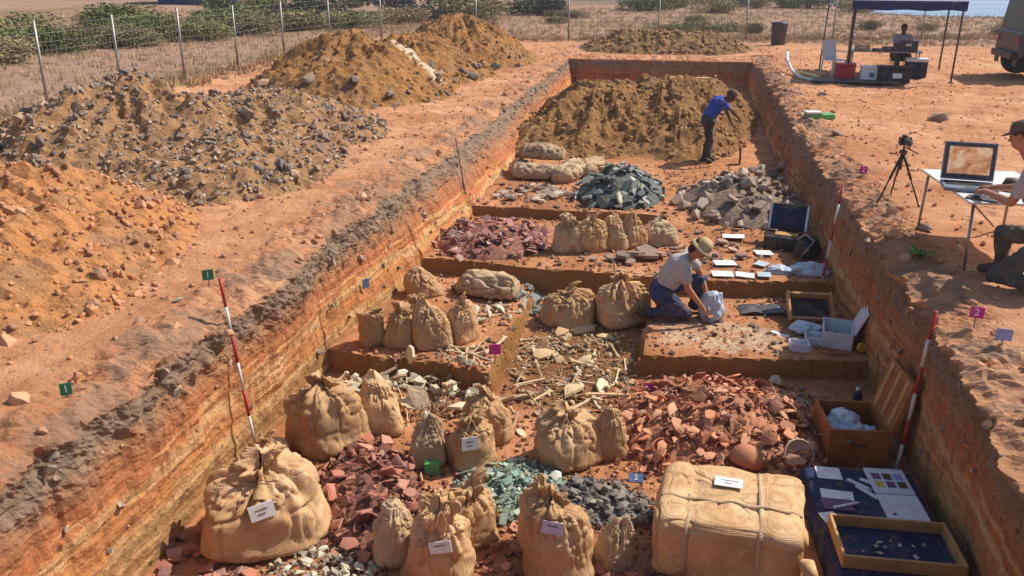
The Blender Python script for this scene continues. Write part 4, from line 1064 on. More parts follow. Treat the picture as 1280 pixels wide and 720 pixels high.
sack(-0.24, 4.98, 0.30, 0.26, 0.38, 'small crumpled sack slumped beside the burlap bale', 'fold', 18, 0.6, (0.15, 0.0), mat_='burlap_b', pleat=0.2)
# row on the left step
sack(-3.04, 7.72, 0.32, 0.28, 0.40, 'open topped sack of earth at the wall end of the row on the left step', 'open', 19, 0.3, contents=M['h_rubble'])
sack(-2.74, 7.76, 0.38, 0.30, 0.48, 'second sack from the wall in the row on the left step', 'slim', 20, 0.2)
sack(-2.38, 7.80, 0.46, 0.34, 0.52, 'peaked sack with folded top in the row on the left step', 'fold', 21, 0.5, (-0.1, 0))
sack(-2.12, 8.02, 0.38, 0.30, 0.50, 'end sack of the row beside the long bones', 'tied', 22, 0.9, (-0.1, 0))
sack(-2.72, 8.20, 0.34, 0.28, 0.42, 'crumpled sack behind the row on the left step', 'slim', 23, 0.1)
sack(-2.92, 9.22, 0.50, 0.38, 0.36, 'squat tied sack below the second step by the left section', 'fold', 24, 0.4, (-0.1, 0.1))
lying_sack(-2.18, 9.32, 0.86, 0.44, 0.36, 'long pale sack lying below the second step', 25, R(168))
# round sacks in the middle
sack(-1.12, 9.08, 0.68, 0.52, 0.46, 'round low sack beside the blue grey flakes', 'plump', 26, 0.3, pleat=0.14)
sack(-0.50, 9.22, 0.72, 0.54, 0.62, 'taller round sack next to the kneeling person', 'plump', 27, 0.8, pleat=0.14)
# cluster on the second step
sack(-1.34, 10.68, 0.42, 0.34, 0.48, 'shaded sack at the plum heap end of the cluster on the second step', 'slim', 28, 0.3, mat_='burlap_b')
sack(-1.02, 10.72, 0.40, 0.32, 0.48, 'broad sack in the middle of the cluster on the second step', 'plump', 29, 0.5)
sack(-0.74, 10.86, 0.34, 0.30, 0.46, 'peaked sack in the cluster on the second step', 'fold', 30, 0.1, (-0.1, 0))
sack(-0.50, 11.02, 0.36, 0.28, 0.46, 'bulging sack at the stone end of the cluster on the second step', 'fold', 31, 0.7, (-0.15, 0))
sack(-0.15, 11.25, 0.48, 0.38, 0.34, 'pinkish dusty sack slumped behind the grey slabs', 'fold', 32, 0.4, (0.1, 0), mat_='burlap_b')
# lying sacks by the dug heap
lying_sack(-2.30, 13.98, 0.92, 0.46, 0.30, 'pale sack lying across the front of the stacked sacks', 33, R(4))
lying_sack(-1.74, 14.10, 0.85, 0.40, 0.38, 'pale sack propped on end beside the lying sacks', 34, R(62), tilt=R(-8))
lying_sack(-2.35, 14.45, 0.90, 0.44, 0.34, 'pale sack lying on top at the back of the stack', 35, R(170), z=-0.58)
lying_sack(-1.42, 14.55, 0.80, 0.38, 0.34, 'pale sack lying next to the dug heap', 36, R(58))
lying_sack(-2.68, 14.35, 0.70, 0.38, 0.30, 'short pale sack pushed against the left section', 37, R(95))

def bale(x, y, wd, dp, h, label):
    root = thing('burlap_bale', label, 'bale', (x, y, float(floor_z(x, y)) - 0.02), R(-4))
    a, b_, c = wd / 2, dp / 2, h / 2; n = 7.5
    def P_(u, v_):                                         # u around, v from bottom to top
        cu, su, cv, sv = math.cos(u), math.sin(u), math.cos(v_), math.sin(v_)
        e = 2 / n; f = lambda t: math.copysign(abs(t) ** e, t)
        return np.array([a * f(cv) * f(cu), b_ * f(cv) * f(su), c * f(sv) + c])
    nu, nv = 168, 84
    Pn = np.array([[P_(2 * math.pi * i / nu, -math.pi / 2 + math.pi * (j + 0.02) / (nv - 0.96)) for i in range(nu)] for j in range(nv)]); Pn[0, :, :2] *= 0.0; Pn[-1, :, :2] *= 0.0
    Q = Pn - np.array([0, 0, c]); nn = Q / np.linalg.norm(Q, axis=-1, keepdims=True)
    d = fbm(Pn * 3.0, 3, 301) * 0.035 - np.clip(1 - np.abs(fbm(Pn * np.array([5, 3, 4]), 2, 302)) * 6.5, 0, 1) ** 2 * 0.028 - np.clip(1 - np.abs(fbm(Pn * np.array([3, 7, 6]), 2, 306)) * 7, 0, 1) ** 2 * 0.02
    for x0 in (-0.27 * wd, 0.20 * wd): d = d - np.exp(-((Pn[..., 0] - x0) / 0.05) ** 2) * 0.028
    d = d - np.exp(-((Pn[..., 1] + 0.12 * dp) / 0.05) ** 2) * 0.022 * (Pn[..., 2] > h * 0.6)
    Pn = Pn + nn * d[..., None]
    pts_obj('cloth', Pn, M['burlap'], root)
    k = lambda x0, s_: (1 - abs(x0 / s_) ** n) ** (1 / n)
    for x0 in (-0.27 * wd, 0.20 * wd):
        mb = MB(); v = []; m_ = 72
        for i in range(m_):
            t = 2 * math.pi * i / m_; e = 2 / n; f = lambda q_: math.copysign(abs(q_) ** e, q_)
            kk = k(x0, a); yy, zz = b_ * kk * f(math.cos(t)), c * kk * f(math.sin(t))
            dd = float(fbm(np.array([[x0, yy, zz + c]]) * 3.0, 3, 301)[0]) * 0.035 - 0.020
            s_ = 1 + dd / math.hypot(yy, zz)
            for o_ in (-0.016, 0.016): v.append(Vector((x0 + o_ + 0.008 * math.sin(i * 0.35), yy * s_, zz * s_ + c)))
            for o_ in (0.016, -0.016): v.append(Vector((x0 + o_ + 0.008 * math.sin(i * 0.35), yy * (s_ - 0.012), zz * (s_ - 0.012) + c)))
        f_ = []
        for i in range(m_):
            j = (i + 1) % m_
            for q_ in range(4): f_.append((i * 4 + q_, i * 4 + (q_ + 1) % 4, j * 4 + (q_ + 1) % 4, j * 4 + q_))
        mb.add(v, f_); mb.build('strap', M['burlap_b'], root, True)
    mb = MB(); pts = []
    y0 = -0.12 * dp; kk = k(y0, b_)
    for i in range(40):
        xx = -a * 0.93 + 1.86 * a * i / 39; zz = c + c * max(0, (1 - abs(xx / a) ** n - abs(y0 / b_) ** n)) ** (1 / n)
        zz += float(fbm(np.array([[xx, y0, zz]]) * 3.0, 3, 301)[0]) * 0.03 - 0.012
        pts.append((xx, y0 + 0.012 * math.sin(i * 0.7), zz))
    mb.path(pts, 0.013, 6); mb.build('seam', M['burlap_b'], root, True)
    # paper label on the top
    lx, ly, lw, lh = -0.02 * wd, 0.14 * dp, 0.20, 0.115
    mb = MB(); mb.box((lx, ly, h + 0.012), (lw, lh, 0.004), Matrix.Rotation(R(-1), 4, 'Z')); lb = mb.build('label', M['paper'], root)
    ink = MB()
    rs = random.Random(4)
    for kx, (yy, w_) in enumerate(((0.018, 0.11), (-0.016, 0.05))):
        xx = -w_ / 2
        while xx < w_ / 2:
            l = rs.uniform(0.008, 0.016); ink.box((lx + xx + l / 2, ly + yy, h + 0.0152), (l, 0.012 * rs.uniform(0.7, 1.2), 0.001), Matrix.Rotation(R(-1), 4, 'Z')); xx += l + 0.004
    ink.build('lettering', M['ink'], lb)
    # turned up corner ear
    mb = MB(); mb.path([(a * 0.93, -b_ * 0.80, h * 0.55), (a * 1.0, -b_ * 0.95, h * 0.62), (a * 1.06, -b_ * 1.02, h * 0.52), (a * 1.02, -b_ * 0.95, h * 0.35)], [0.03, 0.055, 0.045, 0.02], 10); mb.build('corner_ear', M['burlap'], root, True)
    return root
bale(0.55, 5.26, 1.04, 0.86, 0.52, 'big squared burlap bale with straps and a white label')

# large pottery pieces on and beside the red heap
def bowl(x, y, z, r, hgt, label, rot, m, name='pottery_bowl'):
    mb = MB(); prof = [(0.02, 0.0), (r * 0.5, hgt * 0.04), (r * 0.85, hgt * 0.3), (r, hgt * 0.7), (r * 0.97, hgt), (r * 0.90, hgt * 0.98), (r * 0.92, hgt * 0.7), (r * 0.78, hgt * 0.34), (r * 0.45, hgt * 0.12), (0.02, hgt * 0.08)]
    mb.lathe(prof, 22); o = mb.build(name, m, None, True, (x, y, z), rot)
    return tag(o, label, 'pottery')
bowl(0.78, 6.36, -1.14, 0.14, 0.17, 'rounded egg shaped pot base at the foot of the red heap', (R(160), R(14), 0), M['terra'])
bowl(1.18, 6.52, -1.28, 0.14, 0.06, 'broken round plate leaning beside the red heap', (R(62), 0, R(20)), M['stone'], 'pottery_plate')
bowl(0.05, 6.45, -1.36, 0.11, 0.09, 'half buried red bowl at the corner of the red heap', (R(30), R(20), 0), M['terra'])
bowl(-2.05, 4.95, -1.36, 0.12, 0.10, 'grey brown bowl fragment beside the dark red heap', (R(50), R(-10), 0), M['dterra'])

# ---------------------------------------------------------------- equipment in the trench
M['wood'] = basic('crate_wood', lin(178, 106, 50, 0.8), 0.6, var=0.2, scale=4.0, bump=0.2)
M['wood_l'] = basic('pale_wood', lin(206, 158, 100, 0.8), 0.6, var=0.15, scale=5.0)
M['bag'] = basic('plastic_bag', lin(196, 208, 220, 0.85), 0.35, var=0.08, scale=12, bump=0.25, bscale=14)
M['white_p'] = basic('white_plastic', lin(226, 228, 232, 0.85), 0.4, var=0.04)
M['navy'] = basic('navy_cloth', lin(34, 44, 74), 0.85, var=0.15, bump=0.3)
M['black'] = basic('black_plastic', lin(30, 30, 34), 0.5, var=0.1)
M['dgrey'] = basic('dark_grey', lin(70, 72, 78), 0.6)
M['steel'] = basic('steel', lin(180, 182, 186), 0.35, 0.9, var=0.08, bump=0)
M['alu'] = basic('aluminium_tube', lin(150, 146, 140), 0.4, 0.7, var=0.08, bump=0)
M['red'] = basic('red_paint', lin(176, 42, 40), 0.5, var=0.1, bump=0.1)
M['whitep'] = basic('white_paint', lin(228, 222, 214, 0.85), 0.5, var=0.06, bump=0.1)
M['green'] = basic('green_card', lin(30, 120, 84), 0.6, var=0.06, bump=0)
M['lgreen'] = basic('light_green_card', lin(92, 160, 86), 0.6, var=0.1, bump=0.1)
M['magenta'] = basic('magenta_card', lin(190, 40, 140), 0.55, var=0.06, bump=0)
M['blue'] = basic('blue_card', lin(70, 96, 132), 0.55, var=0.06, bump=0)
M['lilac'] = basic('lilac_card', lin(150, 150, 190), 0.55, var=0.06, bump=0)
M['purplebk'] = basic('purple_cover', lin(110, 74, 110), 0.6)
M['yellow'] = basic('yellow_plastic', lin(224, 180, 70), 0.5)
M['brownleather'] = basic('brown_leather', lin(90, 62, 42), 0.6)

def plank_box(root, x0, x1, y0, y1, z0, z1, t, m, slats=2):
    """open wooden box: each board is a part"""
    h = (z1 - z0) / slats
    for k in range(slats):
        za, zb = z0 + k * h + 0.003, z0 + (k + 1) * h - 0.003; zc, dz = (za + zb) / 2, zb - za
        for yy in (y0 + t / 2, y1 - t / 2): MB().box(((x0 + x1) / 2, yy, zc), (x1 - x0, t, dz), ch=0.004).build('board', m, root)
        for xx in (x0 + t / 2, x1 - t / 2): MB().box((xx, (y0 + y1) / 2, zc), (t, y1 - y0 - 2 * t - 0.002, dz), ch=0.004).build('board', m, root)
    MB().box(((x0 + x1) / 2, (y0 + y1) / 2, z0 + 0.012), (x1 - x0 - 2 * t - 0.004, y1 - y0 - 2 * t - 0.004, 0.02)).build('bottom', m, root)

def blob(mb, c, r, seed, amp=0.25, n=22):
    v = []; f = []
    for j in range(n + 1):
        for i in range(n * 2):
            t, p = math.pi * j / n, math.pi * i / n
            v.append((math.sin(t) * math.cos(p), math.sin(t) * math.sin(p), -math.cos(t)))
    v = np.array(v); d = 1 + fbm(v * 1.6 + seed, 3, seed) * amp + np.abs(fbm(v * 2.0 + seed, 1, seed + 3)) * amp * 0.9 - np.clip(1 - np.abs(fbm(v * 1.7 + seed * 2, 1, seed + 5)) * 5, 0, 1) ** 2 * amp * 0.5
    v = v * d[:, None] * np.array(r)
    v[:, 2] = np.maximum(v[:, 2], -r[2] * 0.5)
    mb.add([Vector(p) + Vector(c) for p in v], grid_faces(n * 2, n + 1, True)); return mb

# wooden crate with its lid open
ct = thing('wooden_crate', 'brown wooden crate with its lid open, holding pale plastic bags', 'crate', (1.66, 6.88, -1.40), R(6))
plank_box(ct, -0.25, 0.25, -0.27, 0.27, 0.0, 0.36, 0.022, M['wood'], 2)
ld = MB().box((0.02, 0, 0.235), (0.05, 0.54, 0.47), ch=0.006).build('lid', M['wood'], ct, loc=(0.245, 0, 0.35), rot=(0, R(14), 0))
for yy in (-0.18, 0.0, 0.18): MB().box((-0.008, yy, 0.235), (0.012, 0.05, 0.43), ch=0.003).build('batten', M['wood_l'], ld)
hn = MB()
hn.path([(-0.08, -0.275, 0.26), (-0.07, -0.29, 0.235), (0, -0.295, 0.222), (0.07, -0.29, 0.235), (0.08, -0.275, 0.26)], 0.010, 6); hn.build('rope_handle', M['brownleather'], ct)
pb = blob(MB(), (1.61, 6.86, -1.15), (0.15, 0.18, 0.12), 5, 0.35).build('plastic_bag', M['bag'], None, True); tag(pb, 'large pale bag of finds filling the wooden crate', 'bag')
pb = blob(MB(), (1.78, 6.76, -1.19), (0.09, 0.11, 0.08), 8, 0.35).build('plastic_bag', M['bag'], None, True); tag(pb, 'smaller bag tucked at the lid side of the wooden crate', 'bag')

# low table under a navy cloth, with papers and a tray
tb = thing('cloth_table', 'low table draped with navy cloth along the right section', 'table', (1.64, 5.50, -1.40), R(3))
cl = MB(); nx, ny = 30, 56
X, Y = np.meshgrid(np.linspace(-0.44, 0.46, nx), np.linspace(-0.98, 0.80, ny))
Z = np.full(X.shape, 0.19) + fbm2(X, Y, 7.0, 3, 401) * 0.004
ed = np.minimum(np.minimum(X + 0.44, 0.46 - X), np.minimum(Y + 0.98, 0.80 - Y)); Z = np.where(ed < 0.02, 0.012, Z); Z = np.where((ed >= 0.02) & (ed < 0.05), 0.18, Z)
cl.add([Vector(p) for p in np.stack([X, Y, Z], -1).reshape(-1, 3)], grid_faces(nx, ny)); cl.build('cloth', M['navy'], tb, True)
for sx in (-0.38, 0.40):
    for sy in (-0.9, 0.72): MB().tube((sx, sy, 0), (sx, sy, 0.16), 0.015).build('leg', M['alu'], tb)
MB().box((0.01, -0.09, 0.165), (0.84, 1.70, 0.02)).build('table_top', M['wood_l'], tb)
TZ = -1.207
def sheet(name, x, y, z, w_, d_, rz, m, label, cat, th=0.004, rot=(0, 0)):
    o = MB().box((0, 0, th / 2), (w_, d_, th)).build(name, m, None, False, (x, y, z), (rot[0], rot[1], rz)); return tag(o, label, cat)
sheet('paper_sheet', 1.38, 6.16, TZ, 0.19, 0.17, R(2), M['paper'], 'white sheet at the crate end of the navy table', 'paper')
sheet('paper_sheet', 1.40, 5.86, TZ, 0.24, 0.12, R(-2), M['paper'], 'white form above the purple notebook on the navy table', 'paper')
sheet('notebook', 1.38, 5.72, TZ, 0.22, 0.14, R(4), M['purplebk'], 'purple notebook on the navy table', 'notebook', 0.012)
sheet('paper_sheet', 1.30, 5.55, TZ, 0.12, 0.12, R(20), M['white_p'], 'crumpled pale slip beside the wooden tray', 'paper', 0.006)
for px_, py_, rz_, l_, lab in ((1.43, 5.70, 28, 0.2, 'cream pencil lying on the purple notebook'), (1.58, 6.03, -38, 0.18, 'broad white brush handle on the navy table'), (1.63, 5.93, -48, 0.2, 'white plastic scraper on the navy table'), (1.66, 6.08, -30, 0.12, 'short white peg beside the open folder')):
    mb = MB(); mb.box((0, 0, 0.009), (l_, 0.022 if 'pencil' in lab else 0.035, 0.016), ch=0.005); mb.box((l_ / 2 + 0.012, 0, 0.009), (0.024, 0.012, 0.01))
    tag(mb.build('hand_tool', M['white_p'], None, False, (px_, py_, TZ + (0.012 if 'pencil' in lab else 0)), (0, 0, R(rz_))), lab, 'tool')
fd = thing('open_folder', 'open pale folder with printed pictures on one leaf', 'folder', (1.84, 5.92, TZ), R(5))
MB().box((0, 0.185, 0.012), (0.30, 0.35, 0.022), ch=0.004).build('leaf', M['white_p'], fd)
MB().box((0, -0.180, 0.012), (0.30, 0.35, 0.022), ch=0.004).build('leaf', M['paper'], fd)
pm = [M['purplebk'], M['brownleather'], M['lilac'], M['yellow']]
for i in range(6):
    MB().box((-0.085 + 0.085 * (i % 3), 0.24 - 0.11 * (i // 3), 0.0245), (0.065, 0.085, 0.001)).build('printed_picture', pm[i % 4], fd)
MB().tube((-0.09, -0.26, 0.022), (-0.09, -0.26, 0.026), 0.014, n=12).build('snap_button', M['dgrey'], fd)
tr = thing('wooden_tray', 'shallow pale wooden tray with dark lining on the navy table', 'tray', (1.68, 5.24, TZ + 0.002), R(3))
for yy in (-0.23, 0.23): MB().box((0, yy, 0.05), (0.80, 0.022, 0.10), ch=0.004).build('side_board', M['wood_l'], tr)
for xx in (-0.389, 0.389): MB().box((xx, 0, 0.05), (0.022, 0.434, 0.10), ch=0.004).build('side_board', M['wood_l'], tr)
MB().box((0, 0, 0.008), (0.754, 0.434, 0.012)).build('lining', M['navy'], tr)
for i in range(15):
    a_ = rng.uniform(-0.25, 0.22); b2 = rng.uniform(-0.11, 0.12)
    o = bpy.data.objects.new('small_find', FLT[i % 8]); COL.objects.link(o); o.location = (1.68 + a_, 5.24 + b2 + a_ * 0.05, TZ + 0.022); o.scale = (random.uniform(0.03, 0.055),) * 2 + (0.02,); o.rotation_euler = (0, 0, i)
    tag(o, 'small pale find lying in the wooden tray', 'find', 'small finds in the wooden tray')

# plastic boxes and field kit on the raised block
def open_tub(x, y, z, w_, d_, h_, rz, label, lid=True):
    t = thing('plastic_tub', label, 'plastic box', (x, y, z), rz)
    for sx in (-1, 1): MB().box((sx * (w_ / 2 - 0.006), 0, h_ / 2), (0.012, d_, h_), ch=0.003).build('side', M['white_p'], t)
    for sy in (-1, 1): MB().box((0, sy * (d_ / 2 - 0.006), h_ / 2), (w_ - 0.026, 0.012, h_), ch=0.003).build('side', M['white_p'], t)
    MB().box((0, 0, 0.008), (w_ - 0.026, d_ - 0.026, 0.012)).build('bottom', M['white_p'], t)
    if lid: 
        l = MB().box((0, 0, h_ * 0.75), (0.014, d_ * 0.98, h_ * 1.5), ch=0.004).build('lid', M['white_p'], t, False, (w_ / 2 + 0.01, 0, h_ * 0.95), (0, R(22), 0))
        MB().box((-0.012, 0, h_ * 0.75), (0.01, d_ * 0.8, h_ * 1.15), ch=0.003).build('rib_panel', M['white_p'], l)
    return t
ZB = -1.15
open_tub(1.82, 8.72, ZB, 0.30, 0.42, 0.18, R(-8), 'white plastic tub with an upright lid against the right section')
for i in range(9):
    o = bpy.data.objects.new('small_find', STN[i % 10]); COL.objects.link(o); o.location = (1.82 + rng.uniform(-0.09, 0.09), 8.72 + rng.uniform(-0.14, 0.14), ZB + 0.05); o.scale = (0.07, 0.07, 0.06); o.rotation_euler = (i, i * 2, i * 3)
    tag(o, 'small stone sorted into the white plastic tub', 'find', 'finds in the white tub')
open_tub(1.40, 8.42, ZB, 0.20, 0.16, 0.09, R(4), 'small white tray at the front of the field kit', False)
open_tub(1.58, 8.62, ZB, 0.20, 0.18, 0.10, R(-6), 'square white sample box between the tray and the tub', False)
pb = blob(MB(), (1.52, 8.86, ZB + 0.06), (0.15, 0.12, 0.07), 12, 0.4).build('plastic_bag', M['bag'], None, True); tag(pb, 'crumpled clear bag behind the square white sample box', 'bag')
fr = thing('wooden_sieve', 'tilted wooden sieve frame propped behind the white plastic boxes', 'sieve', (1.62, 9.15, ZB), R(4))
for k_, (yy, zz) in enumerate(((0.0, 0.05), (0.28, 0.24))): MB().box((0, yy, zz), (0.44, 0.03, 0.09), Matrix.Rotation(R(34), 4, 'X'), 0.004).build('frame_bar', M['wood_l'], fr)
for xx in (-0.235, 0.235): MB().box((xx, 0.14, 0.145), (0.03, 0.40, 0.09), Matrix.Rotation(R(34), 4, 'X'), 0.004).build('frame_bar', M['wood_l'], fr)
MB().box((0, 0.15, 0.11), (0.43, 0.32, 0.006), Matrix.Rotation(R(34), 4, 'X')).build('mesh_panel', M['black'], fr)
sheet('wooden_batten', 1.75, 8.36, ZB, 0.34, 0.035, R(3), M['wood'], 'thin wooden batten in front of the white plastic tub', 'batten', 0.02)
sheet('paper_sheet', 1.26, 8.78, ZB, 0.26, 0.07, R(-35), M['paper'], 'long white slip at the edge of the raised block', 'paper', 0.006)
tp = MB(); tp.lathe([(0.025, 0), (0.05, 0), (0.05, 0.03), (0.025, 0.03)], 20); tag(tp.build('tape_roll', M['yellow'], None, False, (2.02, 8.48, ZB + 0.06), (R(80), 0, R(30))), 'yellow tape roll leaning on the right section', 'tape')
bt = thing('water_bottle', 'dark blue bottle with a silver cap in the shade of the block', 'bottle', (1.86, 7.62, -1.39))
MB().lathe([(0.04, 0), (0.043, 0.02), (0.043, 0.17), (0.025, 0.21)], 16).build('body', M['navy'], bt, True); MB().lathe([(0.026, 0.205), (0.03, 0.21), (0.03, 0.25), (0.02, 0.255)], 14).build('cap', M['steel'], bt, True)
tw = thing('dark_tarp', 'dark folded tarpaulin behind the white bag on the raised block', 'tarpaulin', (1.12, 9.42, ZB), R(5))
v = np.stack(np.meshgrid(np.linspace(-0.28, 0.28, 24), np.linspace(-0.14, 0.14, 14)), -1).reshape(-1, 2); zt = 0.05 + fbm2(v[:, 0], v[:, 1], 6, 3, 411) * 0.05 - (np.abs(v[:, 0]) / 0.28) ** 4 * 0.05
MB().add([Vector((a, b2, c)) for (a, b2), c in zip(v, zt)], grid_faces(24, 14)).build('cloth', M['dgrey'], tw, True)

# case, papers and bags on the second step
ZC = -0.95
cs = thing('field_case', 'open black field case with a tan tray, against the right section', 'case', (1.52, 11.35, ZC), R(-12))
MB().box((0, 0, 0.09), (0.52, 0.36, 0.18), ch=0.02).build('body', M['black'], cs)
l = MB().box((0, 0.0, 0.19), (0.52, 0.05, 0.36), ch=0.015).build('lid', M['black'], cs, False, (0, 0.19, 0.17), (R(-18), 0, 0))
MB().box((0, -0.03, 0.19), (0.44, 0.012, 0.28), ch=0.004).build('lid_lining', M['navy'], l)
for sx in (-1, 1): MB().box((sx * 0.24, -0.036, 0.19), (0.03, 0.012, 0.34)).build('lid_trim', M['steel'], l)
MB().box((0.02, -0.02, 0.188), (0.30, 0.16, 0.016), ch=0.003).build('tray', M['wood_l'], cs)
bg_ = thing('black_bag', 'black shoulder bag with a grey strap beside the field case', 'bag', (1.76, 10.92, ZC), R(10))
blob(MB(), (0, 0, 0.12), (0.16, 0.13, 0.17), 21, 0.18).build('body', M['black'], bg_, True)
MB().path([(-0.12, -0.10, 0.02), (-0.05, -0.15, 0.16), (0.03, -0.12, 0.27), (-0.06, -0.02, 0.33), (-0.14, 0.02, 0.24)], 0.016, 8).build('strap', M['alu'], bg_, True)
for px_, py_, sz, sd_, lab in ((1.72, 10.32, (0.20, 0.13, 0.10), 31, 'crumpled white bag at the lip of the second step by the section'), (1.36, 10.28, (0.17, 0.10, 0.06), 33, 'half open pale bag beside the row of white sheets'), (0.52, 9.10, (0.13, 0.12, 0.20), 35, 'white plastic bag standing at the hand of the kneeling person')):
    pb = blob(MB(), (px_, py_, float(floor_z(px_, py_)) + sz[2] * 0.45), sz, sd_, 0.4).build('plastic_bag', M['bag'], None, True); tag(pb, lab, 'bag')
for px_, py_, w_, d_, rz_, lab in ((0.66, 10.02, 0.26, 0.18, 2, 'white sheet at the kneeling person end of the row of sheets'), (0.93, 10.06, 0.22, 0.18, -3, 'white sheet in the middle of the row of sheets'), (1.16, 10.08, 0.16, 0.2, 2, 'bluish sheet at the bag end of the row of sheets'), (0.70, 10.42, 0.28, 0.16, 5, 'white sheet behind the row of sheets'), (1.16, 10.5, 0.15, 0.2, -12, 'pale blue card below the field case'), (1.22, 10.95, 0.22, 0.2, 20, 'pinkish sheet in front of the field case'), (0.86, 11.55, 0.3, 0.2, 10, 'creased pale sheet on the second step near the stones')):
    sheet('paper_sheet', px_, py_, float(floor_z(px_, py_)) + 0.025, w_, d_, R(rz_ + random.uniform(-14, 14)), M['bag'] if 'blu' in lab else M['paper'], lab, 'paper', 0.008, (R(random.uniform(-3, 3)), R(random.uniform(-3, 3))))

# ---------------------------------------------------------------- ranging poles, number tags
def ranging_pole(base, top, label, n=7, r=0.016, start_red=True):
    base, top = Vector(base), Vector(top)
    t = thing('ranging_pole', label, 'ranging pole', base)
    d = (top - base)
    for k in range(n):
        MB().tube(d * (k / n), d * ((k + 1) / n), r, r, 12, True).build('band', M['red'] if (k % 2 == (n - 1) % 2) == start_red else M['whitep'], t, True)
    MB().tube(d * 0.0 - d.normalized() * 0.05, d * 0.0, 0.004, r, 10).build('point', M['steel'], t)
    return t
ranging_pole((-3.30, 5.60, -1.38), (-3.48, 5.66, 0.30), 'red and white ranging pole leaning on the left section behind the largest sack', 7, 0.0125)
ranging_pole((2.02, 6.62, -1.38), (2.10, 6.66, 0.06), 'red and white ranging pole against the right section beside the crate', 6, 0.0165)
ranging_pole((1.84, 10.12, -1.14), (1.96, 10.30, 0.18), 'red and white ranging pole against the right section by the field case', 6, 0.014)
stk = MB().tube((0, 0, 0), (-0.28, 0.35, 1.12), 0.011, 0.011, 8).build('stake', M['brownleather'], None, True, (-3.04, 12.0, -0.95)); tag(stk, 'thin dark stake leaning on the left section beyond the plum heap', 'stake')

def tag_card(x, y, z, m, label, txt=None, stake=0.16, size=(0.09, 0.08), rz=0.0, tilt=0.0):
    t = thing('number_tag', label, 'number tag', (x, y, z), rz)
    if stake > 0: MB().tube((0, 0.006, -0.02), (0, 0.006, stake), 0.006, 0.006, 8).build('stake', M['alu'], t)
    c = MB().box((0, -0.004, stake + size[1] / 2 - 0.01), (size[0], 0.006, size[1])).build('card', m, t, False, None, (R(-tilt), 0, 0))
    if txt:
        me = text_mesh(txt, size[1] * 0.85, 0.0008); me.materials.append(M['paper'])
        obj('numeral', me, None, c, (0, -0.0085, stake + size[1] / 2 - 0.01), (R(90), 0, 0))
    return t
tag_card(-3.77, 4.18, -0.02, M['green'], 'green number tag on the left lip near the big sack', '1', 0.04, (0.07, 0.085), R(40))
tag_card(-3.58, 5.66, 0.24, M['green'], 'green number tag at the top of the left ranging pole', '1', 0.05, (0.085, 0.085), R(30))
tag_card(2.34, 6.50, -0.03, M['magenta'], 'magenta number tag staked on the right lip', '2', 0.13, (0.10, 0.09), R(-12))
tag_card(2.42, 6.14, -0.02, M['lilac'], 'lilac tag on a leaning stake on the right lip', None, 0.10, (0.11, 0.09), R(-10))
tag_card(2.42, 11.5, -0.02, M['magenta'], 'magenta tag on the right lip beside the tripod', '2', 0.10, (0.09, 0.10), R(-10))
tag_card(-1.66, 7.50, float(floor_z(-1.66, 7.50)), M['magenta'], 'magenta tag at the corner of the left step', None, 0.10, (0.12, 0.11), R(15))
tag_card(-0.10, 7.58, -1.39, M['magenta'], 'purple tag at the foot of the raised block', None, 0.03, (0.12, 0.09), R(5), 25)
tag_card(-0.14, 6.02, -1.39, M['blue'], 'blue tag lying in front of the red heap', '2', 0.0, (0.12, 0.08), R(5), 60)
tag_card(-3.36, 8.42, -0.80, M['blue'], 'blue tag pinned to the left section above the row of sacks', None, 0.0, (0.09, 0.11), R(60))
gb = MB().box((0, 0, 0.055), (0.13, 0.07, 0.11), ch=0.012).build('green_block', M['lgreen'], None, False, (-1.84, 5.82, -1.40), (0, 0, R(12))); tag(gb, 'small green block in front of the dull grey sack', 'block')

# ---------------------------------------------------------------- right hand ground: tripod, table, laptop
tr = thing('camera_tripod', 'dark camera on a three legged tripod on the right hand ground', 'tripod', (2.57, 10.30, 0.0), R(10))
ap = Vector((0, 0, 0.60))
for a in (200, 320, 80):
    e = Vector((math.cos(R(a)) * 0.27, math.sin(R(a)) * 0.27, 0)); mid = ap.lerp(e, 0.5)
    lg = MB().tube(ap, mid, 0.016, 0.014, 10).tube(mid, e, 0.010, 0.009, 10).build('leg', M['black'], tr, True)
    MB().ball(e + Vector((0, 0, 0.008)), 0.016, 6).build('rubber_foot', M['dgrey'], lg, True)
MB().tube((0, 0, 0.40), (0, 0, 0.68), 0.013, n=10).build('centre_column', M['dgrey'], tr, True)
MB().box((0, 0, 0.605), (0.07, 0.07, 0.05), ch=0.01).build('leg_hub', M['black'], tr)
MB().path([(0.02, 0, 0.66), (0.08, -0.05, 0.63), (0.14, -0.08, 0.60)], 0.008, 8).build('pan_handle', M['black'], tr, True)
cb = MB().box((0, 0, 0.735), (0.13, 0.075, 0.09), ch=0.012).box((-0.01, 0, 0.79), (0.05, 0.05, 0.03), ch=0.008).build('camera_body', M['black'], tr)
MB().tube((0, -0.03, 0.735), (0, -0.12, 0.73), 0.036, 0.040, 16).build('lens', M['dgrey'], cb, True)

